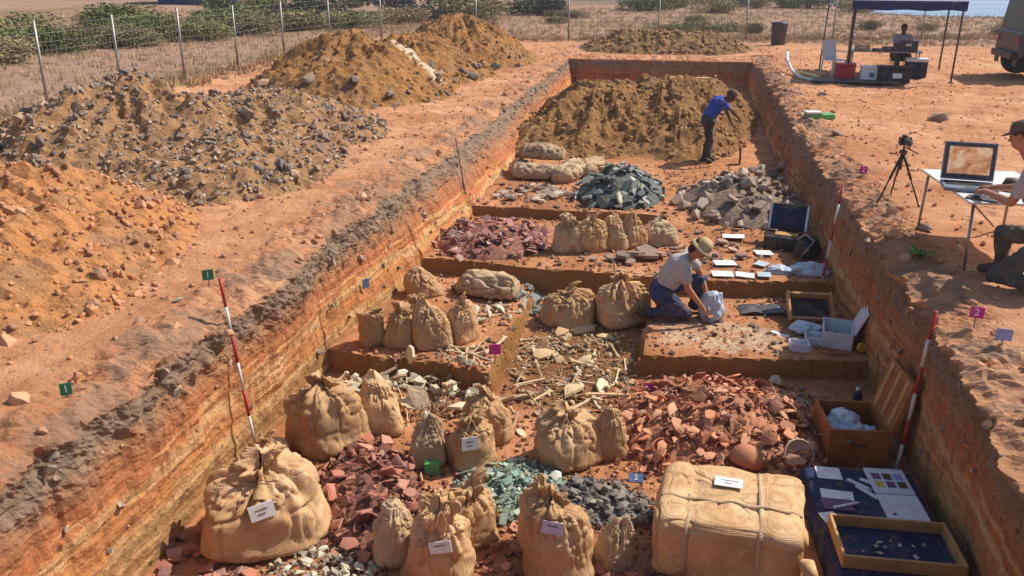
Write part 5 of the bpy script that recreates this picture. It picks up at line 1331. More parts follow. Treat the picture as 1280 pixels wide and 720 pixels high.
tbl = thing('camp_table', 'white topped folding table with a laptop on the right hand ground', 'table', (2.62, 7.95, 0.0), R(4))
MB().box((0.45, 0.66, 0.625), (0.92, 1.34, 0.022), ch=0.006).build('table_top', M['whitep'], tbl)
for n_, p0, p1 in (('a', (0.05, 0.06), (0.03, -0.06)), ('b', (0.87, 0.06), (0.90, -0.02)), ('c', (0.05, 1.26), (0.02, 1.22)), ('d', (0.87, 1.26), (0.90, 1.30))):
    MB().tube((p0[0], p0[1], 0.612), (p1[0], p1[1], 0.0), 0.014, n=10).build('leg', M['alu'], tbl, True)
for xx in (0.05, 0.87): MB().tube((xx, 0.06, 0.60), (xx, 1.26, 0.60), 0.011, n=8).build('rail', M['alu'], tbl, True)
MB().tube((0.05, 0.06, 0.60), (0.32, 0.2, 0.36), 0.008, n=8).build('brace', M['alu'], tbl, True)
lp = thing('laptop', 'open grey rugged laptop showing an orange picture', 'laptop', (2.74, 8.46, 0.638), R(-8))
M['lapgrey'] = basic('laptop_grey', lin(112, 128, 146), 0.45, 0.2, var=0.05, bump=0.05)
bs = MB().box((0, 0, 0.02), (0.46, 0.34, 0.036), ch=0.006).build('base', M['lapgrey'], lp)
for r_ in range(5):
    for c_ in range(12): MB().box((-0.187 + c_ * 0.034, 0.11 - r_ * 0.034, 0.0405), (0.027, 0.027, 0.005)).build('key', M['black'], bs)
MB().box((0, -0.12, 0.0395), (0.10, 0.06, 0.003)).build('touchpad', M['dgrey'], bs)
ld = MB().box((0, 0.012, 0.19), (0.46, 0.026, 0.36), ch=0.006).build('screen_lid', M['lapgrey'], lp, False, (0, 0.165, 0.035), (R(-14), 0, 0))
MB().box((0, -0.004, 0.19), (0.43, 0.006, 0.33)).build('bezel', M['dgrey'], ld)
m, nt_, b = mnew('laptop_screen'); q = NT(nt_); oc = q.obc()
col = q.ramp(q.noise(oc, 9, 5, 0.6, 0.6), [(0.3, lin(150, 92, 56)), (0.5, lin(206, 146, 100)), (0.62, lin(226, 190, 150)), (0.75, lin(120, 90, 66))])
q.l(col, b.inputs['Base Color']); q.l(col, b.inputs['Emission Color']); b.inputs['Emission Strength'].default_value = 0.35; b.inputs['Roughness'].default_value = 0.25
MB().box((0, -0.0085, 0.195), (0.37, 0.003, 0.26)).build('screen', m, ld)
sheet('folded_map', 2.75, 8.06, 0.638, 0.26, 0.14, R(-30), M['dgrey'], 'dark green folded pouch at the front corner of the white table', 'pouch', 0.014)
hat = MB().lathe([(0.0, 0.10), (0.07, 0.095), (0.095, 0.03), (0.10, 0.012), (0.17, 0.0), (0.17, 0.006), (0.10, 0.0)], 18); tag(hat.build('coil_cable', M['brownleather'], None, True, (3.14, 8.52, 0.64)), 'dark brown hat lying beside the laptop', 'hat')

# stones, plants on the right hand ground
gs = obj('ground_stone', RUB[2].copy(), None, None, (4.60, 16.5, 0.05), (0, 0, 0.3)); gs.scale = (0.62, 0.36, 0.30); tag(gs, 'lone brown stone on the open ground behind the tripod', 'stone')
gs = obj('ground_stone', RUB[5].copy(), None, None, (2.62, 9.15, 0.02), (0, 0, 1.3)); gs.scale = (0.32, 0.22, 0.22); tag(gs, 'dark clod on the lip beside the white table', 'stone')
gs = obj('ground_stone', FLT[5].copy(), None, None, (-3.98, 5.82, 0.02), (0, 0, 1.3)); gs.scale = (0.12, 0.1, 0.09); tag(gs, 'white stone on the left lip by the ranging pole', 'stone')
for (sx, sy, sz, lab) in ((2.3, 15.9, 0.30, 'rough stone on the right lip beside the green pouch'), (2.6, 14.6, 0.34, 'broad stone on the right lip'), (3.0, 19.5, 0.25, 'small stone near the long white pipe')):
    gs = obj('ground_stone', RUB[int(sx * 10) % 12], None, None, (sx, sy, 0.02), (0, 0, sx)); gs.scale = (sz, sz * 0.8, sz * 0.6); tag(gs, lab, 'stone')
pch = thing('green_pouch', 'pale and green folded pouch on the right lip', 'pouch', (2.5, 16.3, 0.0), R(10))
MB().box((0.03, 0, 0.05), (0.5, 0.3, 0.10), ch=0.03).build('body', M['lgreen'], pch); MB().box((-0.1, -0.02, 0.12), (0.3, 0.24, 0.04), ch=0.015).build('flap', M['whitep'], pch)
M['leaf'] = piece_mat('leaf_green', [lin(92, 124, 50, 0.8), lin(70, 100, 44, 0.8), lin(120, 140, 66, 0.8)], mott=0.3)
wp = thing('weed', 'small bright green weed on the right lip by the table leg', 'plant', (2.36, 8.25, -0.02))
for i in range(16):
    a = i * 2.4; L = random.uniform(0.10, 0.2); mb = MB(); d = Vector((math.cos(a), math.sin(a), 1.0)).normalized(); s_ = Vector((-math.sin(a), math.cos(a), 0)) * 0.022
    p0, p1, p2 = Vector((0, 0, 0)), d * L * 0.6, d * L + Vector((math.cos(a), math.sin(a), -0.4)) * L * 0.35
    mb.add([p0, p1 - s_, p1 + s_, p2], [(0, 1, 2), (1, 3, 2)]); mb.build('leaf', M['leaf'], wp)

# ---------------------------------------------------------------- people
M['skin'] = basic('skin', lin(190, 128, 96, 0.85), 0.55, var=0.08, scale=14, bump=0.08)
M['skin_d'] = basic('tanned_skin', lin(116, 74, 54, 0.9), 0.55, var=0.08, scale=14, bump=0.08)
M['tee_grey'] = basic('grey_shirt', lin(176, 178, 188, 0.85), 0.9, var=0.08, bump=0.4, bscale=25)
M['tee_pale'] = basic('pale_shirt', lin(196, 186, 180, 0.85), 0.9, var=0.10, bump=0.4, bscale=25)
M['tee_blue'] = basic('blue_shirt', lin(34, 74, 168), 0.85, var=0.12, bump=0.4, bscale=25)
M['denim'] = basic('denim', lin(58, 66, 92), 0.9, var=0.18, bump=0.4, bscale=30)
M['dark_trs'] = basic('dark_trousers', lin(62, 58, 62), 0.9, var=0.18, bump=0.4, bscale=30)
M['olive'] = basic('olive_trousers', lin(82, 80, 74), 0.9, var=0.18, bump=0.4, bscale=30)
M['boot'] = basic('boot_leather', lin(70, 54, 42), 0.7)
M['hair'] = basic('dark_hair', lin(44, 34, 30), 0.7, var=0.25, bump=0.5, bscale=60)
M['hat_ol'] = basic('tan_hat', lin(190, 166, 122, 0.88), 0.9, var=0.12, bump=0.3)
M['cap_d'] = basic('dark_cap', lin(98, 80, 70), 0.9, var=0.12, bump=0.3)
M['eye'] = basic('eye', lin(30, 24, 22), 0.3, bump=0)

def remeshed(mb, name, voxel, m, parent, off, smooth=6, wrinkle=0.0, seed=1):
    me = raw_mesh('tmp', [Vector(p) - Vector(off) for p in mb.v], mb.f)
    o = bpy.data.objects.new('tmp', me); COL.objects.link(o)
    md = o.modifiers.new('r', 'REMESH'); md.mode = 'VOXEL'; md.voxel_size = voxel; md.use_smooth_shade = True
    sm = o.modifiers.new('s', 'SMOOTH'); sm.iterations = smooth; sm.factor = 0.5
    dg = bpy.context.evaluated_depsgraph_get(); dg.update()
    out = bpy.data.meshes.new_from_object(o.evaluated_get(dg)); out.name = name
    bpy.data.objects.remove(o); bpy.data.meshes.remove(me)
    if wrinkle:
        n = len(out.vertices); co = np.zeros(n * 3); nr = np.zeros(n * 3)
        out.vertices.foreach_get('co', co); out.vertex_normals.foreach_get('vector', nr)
        co = co.reshape(-1, 3); nr = nr.reshape(-1, 3)
        d = fbm(co * 9.0 + seed, 3, seed) * wrinkle - np.clip(1 - np.abs(fbm(co * np.array([8.0, 8.0, 11.0]) + seed, 2, seed + 9)) * 3, 0, 1) ** 2 * wrinkle
        out.vertices.foreach_set('co', (co + nr * d[:, None]).ravel()); out.update()
    out.materials.clear()
    return obj(name, out, m, parent)

def frame(fwd, up):
    f = Vector(fwd).normalized(); u = (Vector(up) - f * Vector(up).dot(f)).normalized(); r_ = f.cross(u)
    return Matrix((r_, f, u)).transposed().to_4x4()         # x right, y forward, z up

def hand(mb, wrist, d, palm, side, curl=0.6, s=1.0):
    """palm and five fingers; d points along the hand, palm is the direction the palm faces"""
    d = Vector(d).normalized(); pn = (Vector(palm) - d * Vector(palm).dot(d)).normalized(); sd_ = d.cross(pn) * side; w = Vector(wrist)
    for k in (-0.026, -0.009, 0.009, 0.026): mb.capsule(w + sd_ * k * 0.7 * s, w + d * 0.085 * s + sd_ * k * s, 0.015 * s, 0.0125 * s, 8)
    for k, L in ((-0.030, 0.068), (-0.010, 0.080), (0.010, 0.085), (0.030, 0.074)):
        a = w + d * 0.085 * s + sd_ * k * s; e1 = (d * math.cos(curl * 0.6) + pn * math.sin(curl * 0.6)); e2 = (d * math.cos(curl * 1.6) + pn * math.sin(curl * 1.6))
        b_ = a + e1 * L * 0.5 * s; mb.capsule(a, b_, 0.0095 * s, 0.009 * s, 8); mb.capsule(b_, b_ + e2 * L * 0.5 * s, 0.009 * s, 0.0075 * s, 8)
    a = w + d * 0.03 * s + sd_ * 0.028 * s; e = (d * 0.7 + sd_ * 0.6 + pn * 0.4).normalized(); b_ = a + e * 0.04 * s
    mb.capsule(a, b_, 0.012 * s, 0.010 * s, 8); mb.capsule(b_, b_ + (d * 0.85 + pn * 0.5).normalized() * 0.032 * s, 0.010 * s, 0.008 * s, 8)

def person(label, base, J, head_dir, head_up, mats, sleeves='short', headwear=None, s=1.0, voxel=0.010, hands=None, group=None):
    root = thing('person', label, 'person', base)
    V = {k: Vector(v) for k, v in J.items()}
    sk = MB()
    # torso
    def torso(mb, g):
        if not g: mb.capsule(V['hipL'], V['hipR'], 0.108 * s, 0.108 * s)
        mb.capsule(V['pelvis'].lerp(V['chest'], 0.12 if g else 0.0), V['chest'], (0.122 + g) * s, (0.135 + g) * s)
        mid = (V['shL'] + V['shR']) / 2
        for a in ('L', 'R'):
            ribs = V['chest'].lerp(V['sh' + a], 0.45) - (mid - V['pelvis']).normalized() * 0.08 * s
            mb.capsule(V['hip' + a].lerp(V['pelvis'], 0.4).lerp(ribs, 0.22 if g else 0.0), ribs, (0.092 + g) * s, (0.10 + g) * s); mb.capsule(ribs, V['sh' + a].lerp(mid, 0.15), (0.10 + g) * s, (0.065 + g) * s)
        mb.capsule(V['shL'].lerp(mid, 0.1), V['shR'].lerp(mid, 0.1), (0.062 + g) * s, (0.062 + g) * s)
    torso(sk, 0.0)
    sk.capsule((V['shL'] + V['shR']) / 2, V['head'] - Vector(head_up).normalized() * 0.05 * s, 0.058 * s, 0.052 * s)
    for a in 'LR':
        sk.capsule(V['sh' + a], V['el' + a], 0.050 * s, 0.040 * s); sk.capsule(V['el' + a], V['ha' + a], 0.040 * s, 0.026 * s)
        sk.capsule(V['hip' + a], V['kn' + a], 0.082 * s, 0.056 * s); sk.capsule(V['kn' + a], V['an' + a], 0.056 * s, 0.038 * s); sk.capsule(V['an' + a], V['to' + a], 0.038 * s, 0.032 * s)
        dh = hands[a] if hands else None
        d = Vector(dh[0]) if dh else (V['ha' + a] - V['el' + a])
        hand(sk, V['ha' + a], d, dh[1] if dh else (0, 0, -1), 1 if a == 'L' else -1, dh[2] if dh else 0.7, s)
    # head: skull, jaw, nose, ears, brow
    H = Matrix.Translation(V['head']) @ frame(head_dir, head_up) @ Matrix.Scale(s, 4)
    sk.ball((0, 0, 0), 1, 12, H @ Matrix.Translation((0, -0.008, 0.02)) @ Matrix.Diagonal((0.074, 0.094, 0.096, 1)))
    sk.ball((0, 0, 0), 1, 10, H @ Matrix.Translation((0, 0.028, -0.045)) @ Matrix.Diagonal((0.056, 0.064, 0.068, 1)))
    tmp = MB().capsule((0, 0.088, 0.012), (0, 0.106, -0.022), 0.009, 0.014, 8); sk.add(tmp.v, tmp.f, H)
    tmp = MB().capsule((-0.022, 0.078, -0.062), (0.022, 0.078, -0.062), 0.011, 0.011, 8); sk.add(tmp.v, tmp.f, H)
    for a in (-1, 1): sk.ball((0, 0, 0), 1, 8, H @ Matrix.Translation((a * 0.077, -0.008, -0.005)) @ Matrix.Diagonal((0.012, 0.022, 0.034, 1)))
    body = remeshed(sk, 'body', voxel, mats['skin'], root, base, 4)
    off = Vector(base)
    for a in (-1, 1):
        mb = MB(); mb.ball((0, 0, 0), 1, 6, H @ Matrix.Translation((a * 0.032, 0.079, 0.012)) @ Matrix.Diagonal((0.013, 0.008, 0.008, 1)))
        mb.v = [p - off for p in mb.v]; mb.build('eye', M['eye'], body, True)
    # shirt
    sh = MB(); torso(sh, 0.018)
    for a in 'LR':
        e = 0.62 if sleeves == 'short' else 1.0
        sh.capsule(V['sh' + a], V['sh' + a].lerp(V['el' + a], e), 0.072 * s, 0.066 * s)
        if sleeves == 'long': sh.capsule(V['el' + a], V['el' + a].lerp(V['ha' + a], 0.85), 0.058 * s, 0.042 * s)
    remeshed(sh, 'shirt', voxel * 1.4, mats['shirt'], root, base, 4, 0.014 * s, 3)
    tr = MB(); tr.capsule(V['hipL'], V['hipR'], 0.145 * s, 0.145 * s); tr.capsule(V['pelvis'], V['pelvis'].lerp(V['chest'], 0.10), 0.150 * s, 0.135 * s)
    for a in 'LR':
        tr.capsule(V['hip' + a], V['kn' + a], 0.108 * s, 0.080 * s); tr.capsule(V['kn' + a], V['an' + a], 0.080 * s, 0.066 * s)
    remeshed(tr, 'trousers', voxel * 1.4, mats['trousers'], root, base, 4, 0.016 * s, 5)
    for a in 'LR':
        bt_ = MB(); d = (V['to' + a] - V['an' + a]); bt_.capsule(V['an' + a] - d.normalized() * 0.03 * s, V['to' + a], 0.052 * s, 0.044 * s); bt_.capsule(V['an' + a].lerp(V['kn' + a], 0.18), V['an' + a], 0.052 * s, 0.05 * s)
        remeshed(bt_, 'boot', voxel * 1.3, M['boot'], root, base, 3)
    hr = MB(); hr.ball((0, 0, 0), 1, 12, H @ Matrix.Translation((0, -0.020, 0.032)) @ Matrix.Diagonal((0.083, 0.098, 0.096, 1)))
    if headwear == 'brim': hr.ball((0, 0, 0), 1, 10, H @ Matrix.Translation((0, -0.075, -0.045)) @ Matrix.Diagonal((0.06, 0.045, 0.08, 1)))
    remeshed(hr, 'hair', voxel * 1.2, M['hair'], root, base, 2, 0.006, 7)
    if headwear == 'brim':
        mb = MB(); mb.lathe([(0.001, 0.135), (0.06, 0.13), (0.088, 0.10), (0.098, 0.055), (0.10, 0.045), (0.125, 0.034), (0.14, 0.016), (0.14, 0.010), (0.125, 0.027), (0.10, 0.036), (0.095, 0.04), (0.001, 0.05)], 28, H)
        mb.v = [p - off for p in mb.v]; mb.build('sun_hat', mats['hat'], root, True)
    elif headwear == 'cap':
        mb = MB(); mb.lathe([(0.001, 0.138), (0.055, 0.130), (0.086, 0.10), (0.098, 0.055), (0.099, 0.04), (0.09, 0.04), (0.001, 0.05)], 24, H @ Matrix.Translation((0, -0.012, 0)) @ Matrix.Diagonal((0.9, 1.08, 1, 1))); mb.v = [p - off for p in mb.v]
        cp_ = mb.build('cap', mats['hat'], root, True)
        v = []; f = []; n = 12
        for lay in (0, 0.006):
            for r_ in (0.09, 0.165):
                for i in range(n):
                    t = R(20 + 140 * i / (n - 1)); v.append(H @ Vector((math.cos(t) * 0.085 * (1 if r_ < 0.1 else 0.95), math.sin(t) * r_ * (1 if r_ > 0.1 else 0.95), 0.045 - (0.02 if r_ > 0.1 else 0) + lay)) - off)
        for i in range(n - 1):
            f += [(i, i + 1, n + i + 1, n + i), (2 * n + i, 3 * n + i, 3 * n + i + 1, 2 * n + i + 1), (n + i, n + i + 1, 3 * n + i + 1, 3 * n + i)]
        MB().add(v, f).build('visor', mats['hat'], cp_, True)
    return root

# kneeling excavator on the raised block
person('person in a pale shirt and sun hat kneeling on the raised block, reaching down', (0.05, 9.1, -1.15), dict(
    pelvis=(-0.06, 9.11, -0.84), chest=(0.11, 9.11, -0.55), head=(0.34, 9.05, -0.31),
    hipL=(-0.05, 9.22, -0.86), hipR=(-0.05, 9.00, -0.86), shL=(0.20, 9.27, -0.46), shR=(0.17, 8.95, -0.47),
    elL=(0.36, 9.26, -0.66), haL=(0.46, 9.14, -0.90), elR=(0.23, 8.86, -0.72), haR=(0.42, 8.88, -0.96),
    knL=(0.37, 9.25, -0.74), anL=(0.33, 9.27, -1.07), toL=(0.48, 9.25, -1.10), knR=(0.22, 8.98, -1.06), anR=(-0.16, 8.99, -1.08), toR=(-0.28, 8.99, -1.10)),
    (0.78, -0.12, -0.62), (0.55, -0.1, 0.8), dict(skin=M['skin'], shirt=M['tee_pale'], trousers=M['denim'], hat=M['hat_ol']), headwear='brim', hands={'L': ((0.4, -0.3, -0.8), (-0.5, 0, -0.3), 0.9), 'R': ((0.45, 0.1, -0.85), (0.6, 0.2, 0.2), 0.9)})
tw = thing('trowel', 'small wooden handled trowel under the hand of the kneeling person', 'trowel', (0.47, 8.90, -1.06), R(20))
MB().tube((-0.01, 0, 0.0), (0.0, 0, 0.10), 0.013, 0.015, 10).build('handle', M['wood'], tw, True)
MB().add([Vector(p) for p in ((0.0, -0.03, -0.01), (0.0, 0.03, -0.01), (0.06, 0, -0.085), (0.0, 0.0, 0.004), (0.01, 0, -0.02))], [(0, 1, 3), (0, 3, 2), (1, 2, 3), (0, 2, 4), (4, 2, 1), (0, 4, 1)]).build('blade', M['steel'], tw)

# stooping digger by the dug earth
zd = float(HZ['pile'](0.57, 15.9)); zd = max(zd, float(floor_z(0.57, 15.9))); o_ = zd + 0.80
def up_(d): return {k: (x, y, z + o_) for k, (x, y, z) in d.items()}
person('person in a blue shirt and dark trousers stooping in front of the dug earth heap', (0.56, 15.9, zd), up_(dict(
    pelvis=(0.53, 15.92, 0.00), chest=(0.66, 15.91, 0.28), head=(0.90, 15.86, 0.42),
    hipL=(0.53, 16.02, -0.03), hipR=(0.53, 15.82, -0.03), shL=(0.73, 16.07, 0.34), shR=(0.72, 15.75, 0.34),
    elL=(0.87, 16.06, 0.10), haL=(0.97, 15.98, -0.10), elR=(0.92, 15.70, 0.20), haR=(1.07, 15.78, 0.04),
    knL=(0.60, 16.02, -0.38), anL=(0.57, 16.02, -0.74), toL=(0.69, 16.00, -0.77), knR=(0.57, 15.82, -0.38), anR=(0.51, 15.82, -0.74), toR=(0.63, 15.80, -0.77))),
    (0.8, -0.1, -0.55), (0.55, 0, 0.8), dict(skin=M['skin_d'], shirt=M['tee_blue'], trousers=M['dark_trs'], hat=M['cap_d']), headwear='cap', s=0.93, voxel=0.012, hands={'L': ((0.5, -0.2, -0.7), (0.3, 0.2, 0.4), 1.0), 'R': ((0.4, 0.2, -0.8), (0.4, 0.2, 0.3), 1.0)})
shv = thing('shovel', 'long handled shovel held by the stooping digger', 'shovel', (1.10, 15.82, zd))
MB().tube((-0.06, -0.02, 0.90), (0.04, 0.0, 0.24), 0.013, 0.013, 10).build('handle', M['wood_l'], shv, True)
mb = MB(); v = []
for j, (zz, ww) in enumerate(((0.30, 0.05), (0.26, 0.10), (0.12, 0.11), (0.03, 0.07), (-0.01, 0.01))):
    for i in range(5): t = (i - 2) / 2; v.append(Vector((0.04 + 0.02 * t * t * 0 + 0.06 * (0.26 - zz) * 0.3, t * ww, zz)) + Vector((0.025 * t * t, 0, 0)))
mb.add(v, grid_faces(5, 5)); mb.add([p + Vector((-0.006, 0, 0)) for p in v], [q_[::-1] for q_ in grid_faces(5, 5)]); mb.build('blade', M['dgrey'], shv, True)
rd = MB().tube((0, 0, 0), (0.95, -0.1, 0.16), 0.022, 0.02, 8).build('timber_pole', M['brownleather'], None, True, (-0.25, 17.0, float(HZ['pile'](-0.25, 17.0)) + 0.02)); tag(rd, 'dark pole lying on the dug earth behind the digger', 'pole')
pk = MB().box((0, 0, 0.02), (0.9, 0.14, 0.03), ch=0.006).build('plank', M['wood_l'], None, False, (0.2, 20.6, float(HZ['pile'](0.2, 20.6)) + 0.03), (0.05, 0, R(4))); tag(pk, 'pale plank lying on top of the dug earth heap', 'plank')

# surveyor kneeling at the laptop
person('person in a grey shirt and dark cap kneeling at the laptop table', (2.96, 7.5, 0.0), dict(
    pelvis=(3.17, 7.46, 0.47), chest=(3.01, 7.55, 0.84), head=(2.81, 7.64, 1.29),
    hipL=(3.09, 7.37, 0.45), hipR=(3.23, 7.55, 0.45), shL=(2.86, 7.44, 1.00), shR=(3.08, 7.73, 1.00),
    elL=(2.81, 7.58, 0.74), haL=(2.74, 8.02, 0.72), elR=(3.07, 7.93, 0.80), haR=(2.86, 8.20, 0.715),
    knL=(2.79, 7.52, 0.10), anL=(3.13, 7.28, 0.08), toL=(3.27, 7.20, 0.05), knR=(2.87, 7.76, 0.42), anR=(2.93, 7.80, 0.09), toR=(2.79, 7.86, 0.05)),
    (-0.72, 0.6, -0.28), (-0.1, 0.1, 1), dict(skin=M['skin'], shirt=M['tee_grey'], trousers=M['olive'], hat=M['cap_d']), headwear='cap', hands={'L': ((-0.05, 1, -0.12), (0, 0, -1), 0.45), 'R': ((-0.5, 0.8, -0.1), (0, 0, -1), 0.45)}, voxel=0.009)

# ---------------------------------------------------------------- shade tent and camp gear
M['tentblue'] = basic('tent_navy', lin(40, 52, 96), 0.8, var=0.08, bump=0.2, dust=0.04)
M['tenttop_lit'] = basic('tent_top_sunlit', lin(150, 140, 170), 0.8, var=0.06, bump=0.2)  # paler than the navy valance: sunlight on the roof slope put into the colour
M['crimson'] = basic('crimson_plastic', lin(170, 34, 56), 0.5)
tent = thing('shade_tent', 'navy topped shade tent on four thin posts', 'tent', (5.3, 23.6, 0))
cs_ = [(-1.30, -1.15), (1.02, -1.45), (1.45, 1.30), (-0.85, 1.60)]
for (cx_, cy_) in cs_:
    p_ = MB().tube((cx_, cy_, 0), (cx_, cy_, 1.86), 0.024, n=8).build('post', M['dgrey'], tent, True)
    MB().box((cx_, cy_, 0.012), (0.11, 0.11, 0.02)).build('foot_plate', M['dgrey'], p_)
n4 = 4; ap = Vector((0.08, 0.07, 2.42)); mb = MB()
top = [Vector((x * 1.05, y * 1.05, 1.86)) for x, y in cs_]
for i in range(4):
    MB().add([top[i], top[(i + 1) % 4], ap, top[i] - Vector((0, 0, 0.012)), top[(i + 1) % 4] - Vector((0, 0, 0.012)), ap - Vector((0, 0, 0.012))], [(0, 1, 2), (5, 4, 3), (0, 3, 4, 1), (1, 4, 5, 2), (2, 5, 3, 0)]).build('roof_panel', M['tenttop_lit'], tent)
    a, b_ = top[i], top[(i + 1) % 4]; v = []; nn = 24; out = ((a + b_) / 2).xy.normalized()
    for j in range(nn + 1):
        p_ = a.lerp(b_, j / nn); w_ = 0.012 * math.sin(j * 1.1)
        for zz in (0.002, -0.21 + 0.012 * math.sin(j * 0.7)): v.append(Vector((p_.x + out.x * (0.01 + w_), p_.y + out.y * (0.01 + w_), p_.z + zz)))
    MB().add(v, [(2 * j, 2 * j + 1, 2 * j + 3, 2 * j + 2) for j in range(nn)]).build('valance', M['tentblue'], tent, True)
    MB().tube(top[i] - Vector((0, 0, 0.03)), top[(i + 1) % 4] - Vector((0, 0, 0.03)), 0.014, n=6).build('rail', M['dgrey'], tent)
pole = MB().tube((0, 0, 0), (0.05, 0.0, 2.0), 0.02, 0.018, 8).box((0, 0, 0.01), (0.2, 0.2, 0.02)).build('pole', M['dgrey'], None, True, (3.62, 24.4, 0.0)); tag(pole, 'single dark pole standing beside the shade tent', 'pole')

wt = thing('camp_table', 'long table with gear under the shade tent', 'table', (5.05, 23.6, 0), R(-6))
MB().box((0, 0, 0.60), (1.7, 0.62, 0.03), ch=0.006).build('table_top', M['alu'], wt)
for sx in (-0.78, 0.78):
    for sy in (-0.26, 0.26): MB().tube((sx, sy, 0), (sx, sy, 0.59), 0.016, n=8).build('leg', M['alu'], wt, True)
for (x_, y_, w_, d_, h_, mm, lab) in ((4.48, 23.55, 0.36, 0.26, 0.12, 'hat_ol', 'olive kit box on the long table'), (4.92, 23.5, 0.40, 0.3, 0.05, 'dgrey', 'flat grey case on the long table'), (5.55, 23.42, 0.44, 0.05, 0.26, 'dgrey', 'grey screen standing on the long table'), (5.15, 23.75, 0.3, 0.2, 0.08, 'purplebk', 'purple folder pile on the long table')):
    g = thing('kit_box', lab, 'box', (x_, y_, 0.615), R(-6)); MB().box((0, 0, h_ / 2), (w_, d_, h_), ch=0.008).build('body', M[mm], g); MB().box((0, -d_ / 2 - 0.003, h_ * 0.6), (w_ * 0.3, 0.004, h_ * 0.2)).build('latch', M['steel'], g)
person('person seated behind the long table under the shade tent', (5.55, 24.2, 0.0), dict(
    pelvis=(5.55, 24.22, 0.48), chest=(5.54, 24.14, 0.82), head=(5.53, 24.06, 1.12), hipL=(5.66, 24.2, 0.46), hipR=(5.44, 24.2, 0.46), shL=(5.72, 24.1, 0.92), shR=(5.36, 24.1, 0.92),
    elL=(5.74, 23.95, 0.70), haL=(5.66, 23.74, 0.67), elR=(5.34, 23.95, 0.70), haR=(5.42, 23.74, 0.67), knL=(5.68, 23.80, 0.46), anL=(5.68, 23.78, 0.09), toL=(5.69, 23.65, 0.05), knR=(5.42, 23.80, 0.46), anR=(5.42, 23.78, 0.09), toR=(5.41, 23.65, 0.05)),
    (0, -1, -0.35), (0, -0.3, 1), dict(skin=M['skin_d'], shirt=M['tee_grey'], trousers=M['olive'], hat=M['cap_d']), voxel=0.014)
st = thing('camp_stool', 'low stool under the person at the long table', 'stool', (5.55, 24.24, 0)); MB().box((0, 0, 0.32), (0.4, 0.36, 0.03), ch=0.006).build('seat', M['dgrey'], st)
for sx in (-0.16, 0.16):
    for sy in (-0.14, 0.14): MB().tube((sx, sy, 0), (sx, sy, 0.31), 0.014).build('leg', M['alu'], st)

pc = thing('plastic_chair', 'white plastic armchair beside the shade tent', 'chair', (3.78, 23.2, 0), R(35))
MB().box((0, 0, 0.40), (0.44, 0.42, 0.03), ch=0.01).build('seat', M['white_p'], pc); MB().box((0, 0.22, 0.64), (0.44, 0.03, 0.46), Matrix.Rotation(R(-12), 4, 'X'), 0.012).build('backrest', M['white_p'], pc)
for sx in (-0.2, 0.2):
    for sy in (-0.18, 0.18): MB().tube((sx, sy, 0.40), (sx * 1.12, sy * 1.12, 0), 0.022, 0.018, 8).build('leg', M['white_p'], pc)
    MB().box((sx * 1.1, 0.0, 0.60), (0.04, 0.42, 0.025), ch=0.008).build('armrest', M['white_p'], pc)
def gear_box(x_, y_, w_, d_, h_, body, lid, label, name='storage_box', plate=None, rz=-6):
    g = thing(name, label, 'box', (x_, y_, 0.0), R(rz))
    MB().box((0, 0, h_ * 0.42), (w_, d_, h_ * 0.84), ch=0.02).build('body', M[body], g); MB().box((0, 0, h_ * 0.92), (w_ * 1.04, d_ * 1.04, h_ * 0.16), ch=0.012).build('lid', M[lid], g)
    if plate: MB().box((0.1 * w_, -d_ / 2 - 0.003, h_ * 0.45), (w_ * 0.28, 0.004, h_ * 0.3)).build('label_plate', M[plate], g)
    for sx in (-1, 1): MB().box((sx * (w_ / 2 + 0.008), 0, h_ * 0.62), (0.016, d_ * 0.4, 0.03), ch=0.004).build('handle', M['dgrey'], g)
    return g
gear_box(3.92, 22.35, 0.46, 0.36, 0.40, 'crimson', 'crimson', 'crimson box with a dark strap at the tent edge')
gear_box(4.48, 22.25, 0.42, 0.34, 0.36, 'white_p', 'white_p', 'pale blue white tub between the crimson and black boxes', plate='blue')
gear_box(5.00, 22.15, 0.74, 0.40, 0.38, 'black', 'black', 'long black storage box with a white plate', plate='paper')
gear_box(5.78, 23.35, 0.50, 0.38, 0.46, 'navy', 'white_p', 'dark cool box with a white lid under the tent', 'cool_box')
bn = thing('rubbish_bin', 'dark grey rubbish bin by the far fence', 'bin', (3.28, 32.3, 0)); MB().lathe([(0.22, 0), (0.24, 0.02), (0.28, 0.70), (0.30, 0.72), (0.28, 0.74)], 20).build('body', M['dgrey'], bn, True); MB().lathe([(0.30, 0.735), (0.29, 0.77), (0.1, 0.80), (0.01, 0.81)], 20).build('lid', M['black'], bn, True)
pp = MB().path([(2.75, 24.4, 0.45), (2.72, 24.0, 0.30), (2.78, 23.2, 0.10), (2.9, 22.3, 0.05), (3.1, 21.9, 0.04)], 0.04, 10).build('white_pipe', M['white_p'], None, True); tag(pp, 'long white flexible pipe lying on the ground near the tent', 'pipe')
tl = MB().box((0, 0, 0.03), (0.16, 1.2, 0.06), ch=0.01).build('survey_staff', M['yellow'], None, False, (3.15, 22.9, 0.02), (0.0, 0, R(18))); tag(tl, 'yellow survey staff lying beside the white pipe', 'staff')
gm = MB().box((0, 0, 0.012), (2.0, 0.7, 0.02), ch=0.004).build('tent_shadow_sheet', M['dgrey'], None, False, (4.1, 21.9, 0.03), (0, 0, R(-5))); tag(gm, 'grey sheet standing in for the tent shadow under the boxes at the tent edge', 'mat')  # dark sheet laid in place of the canopy's cast shadow

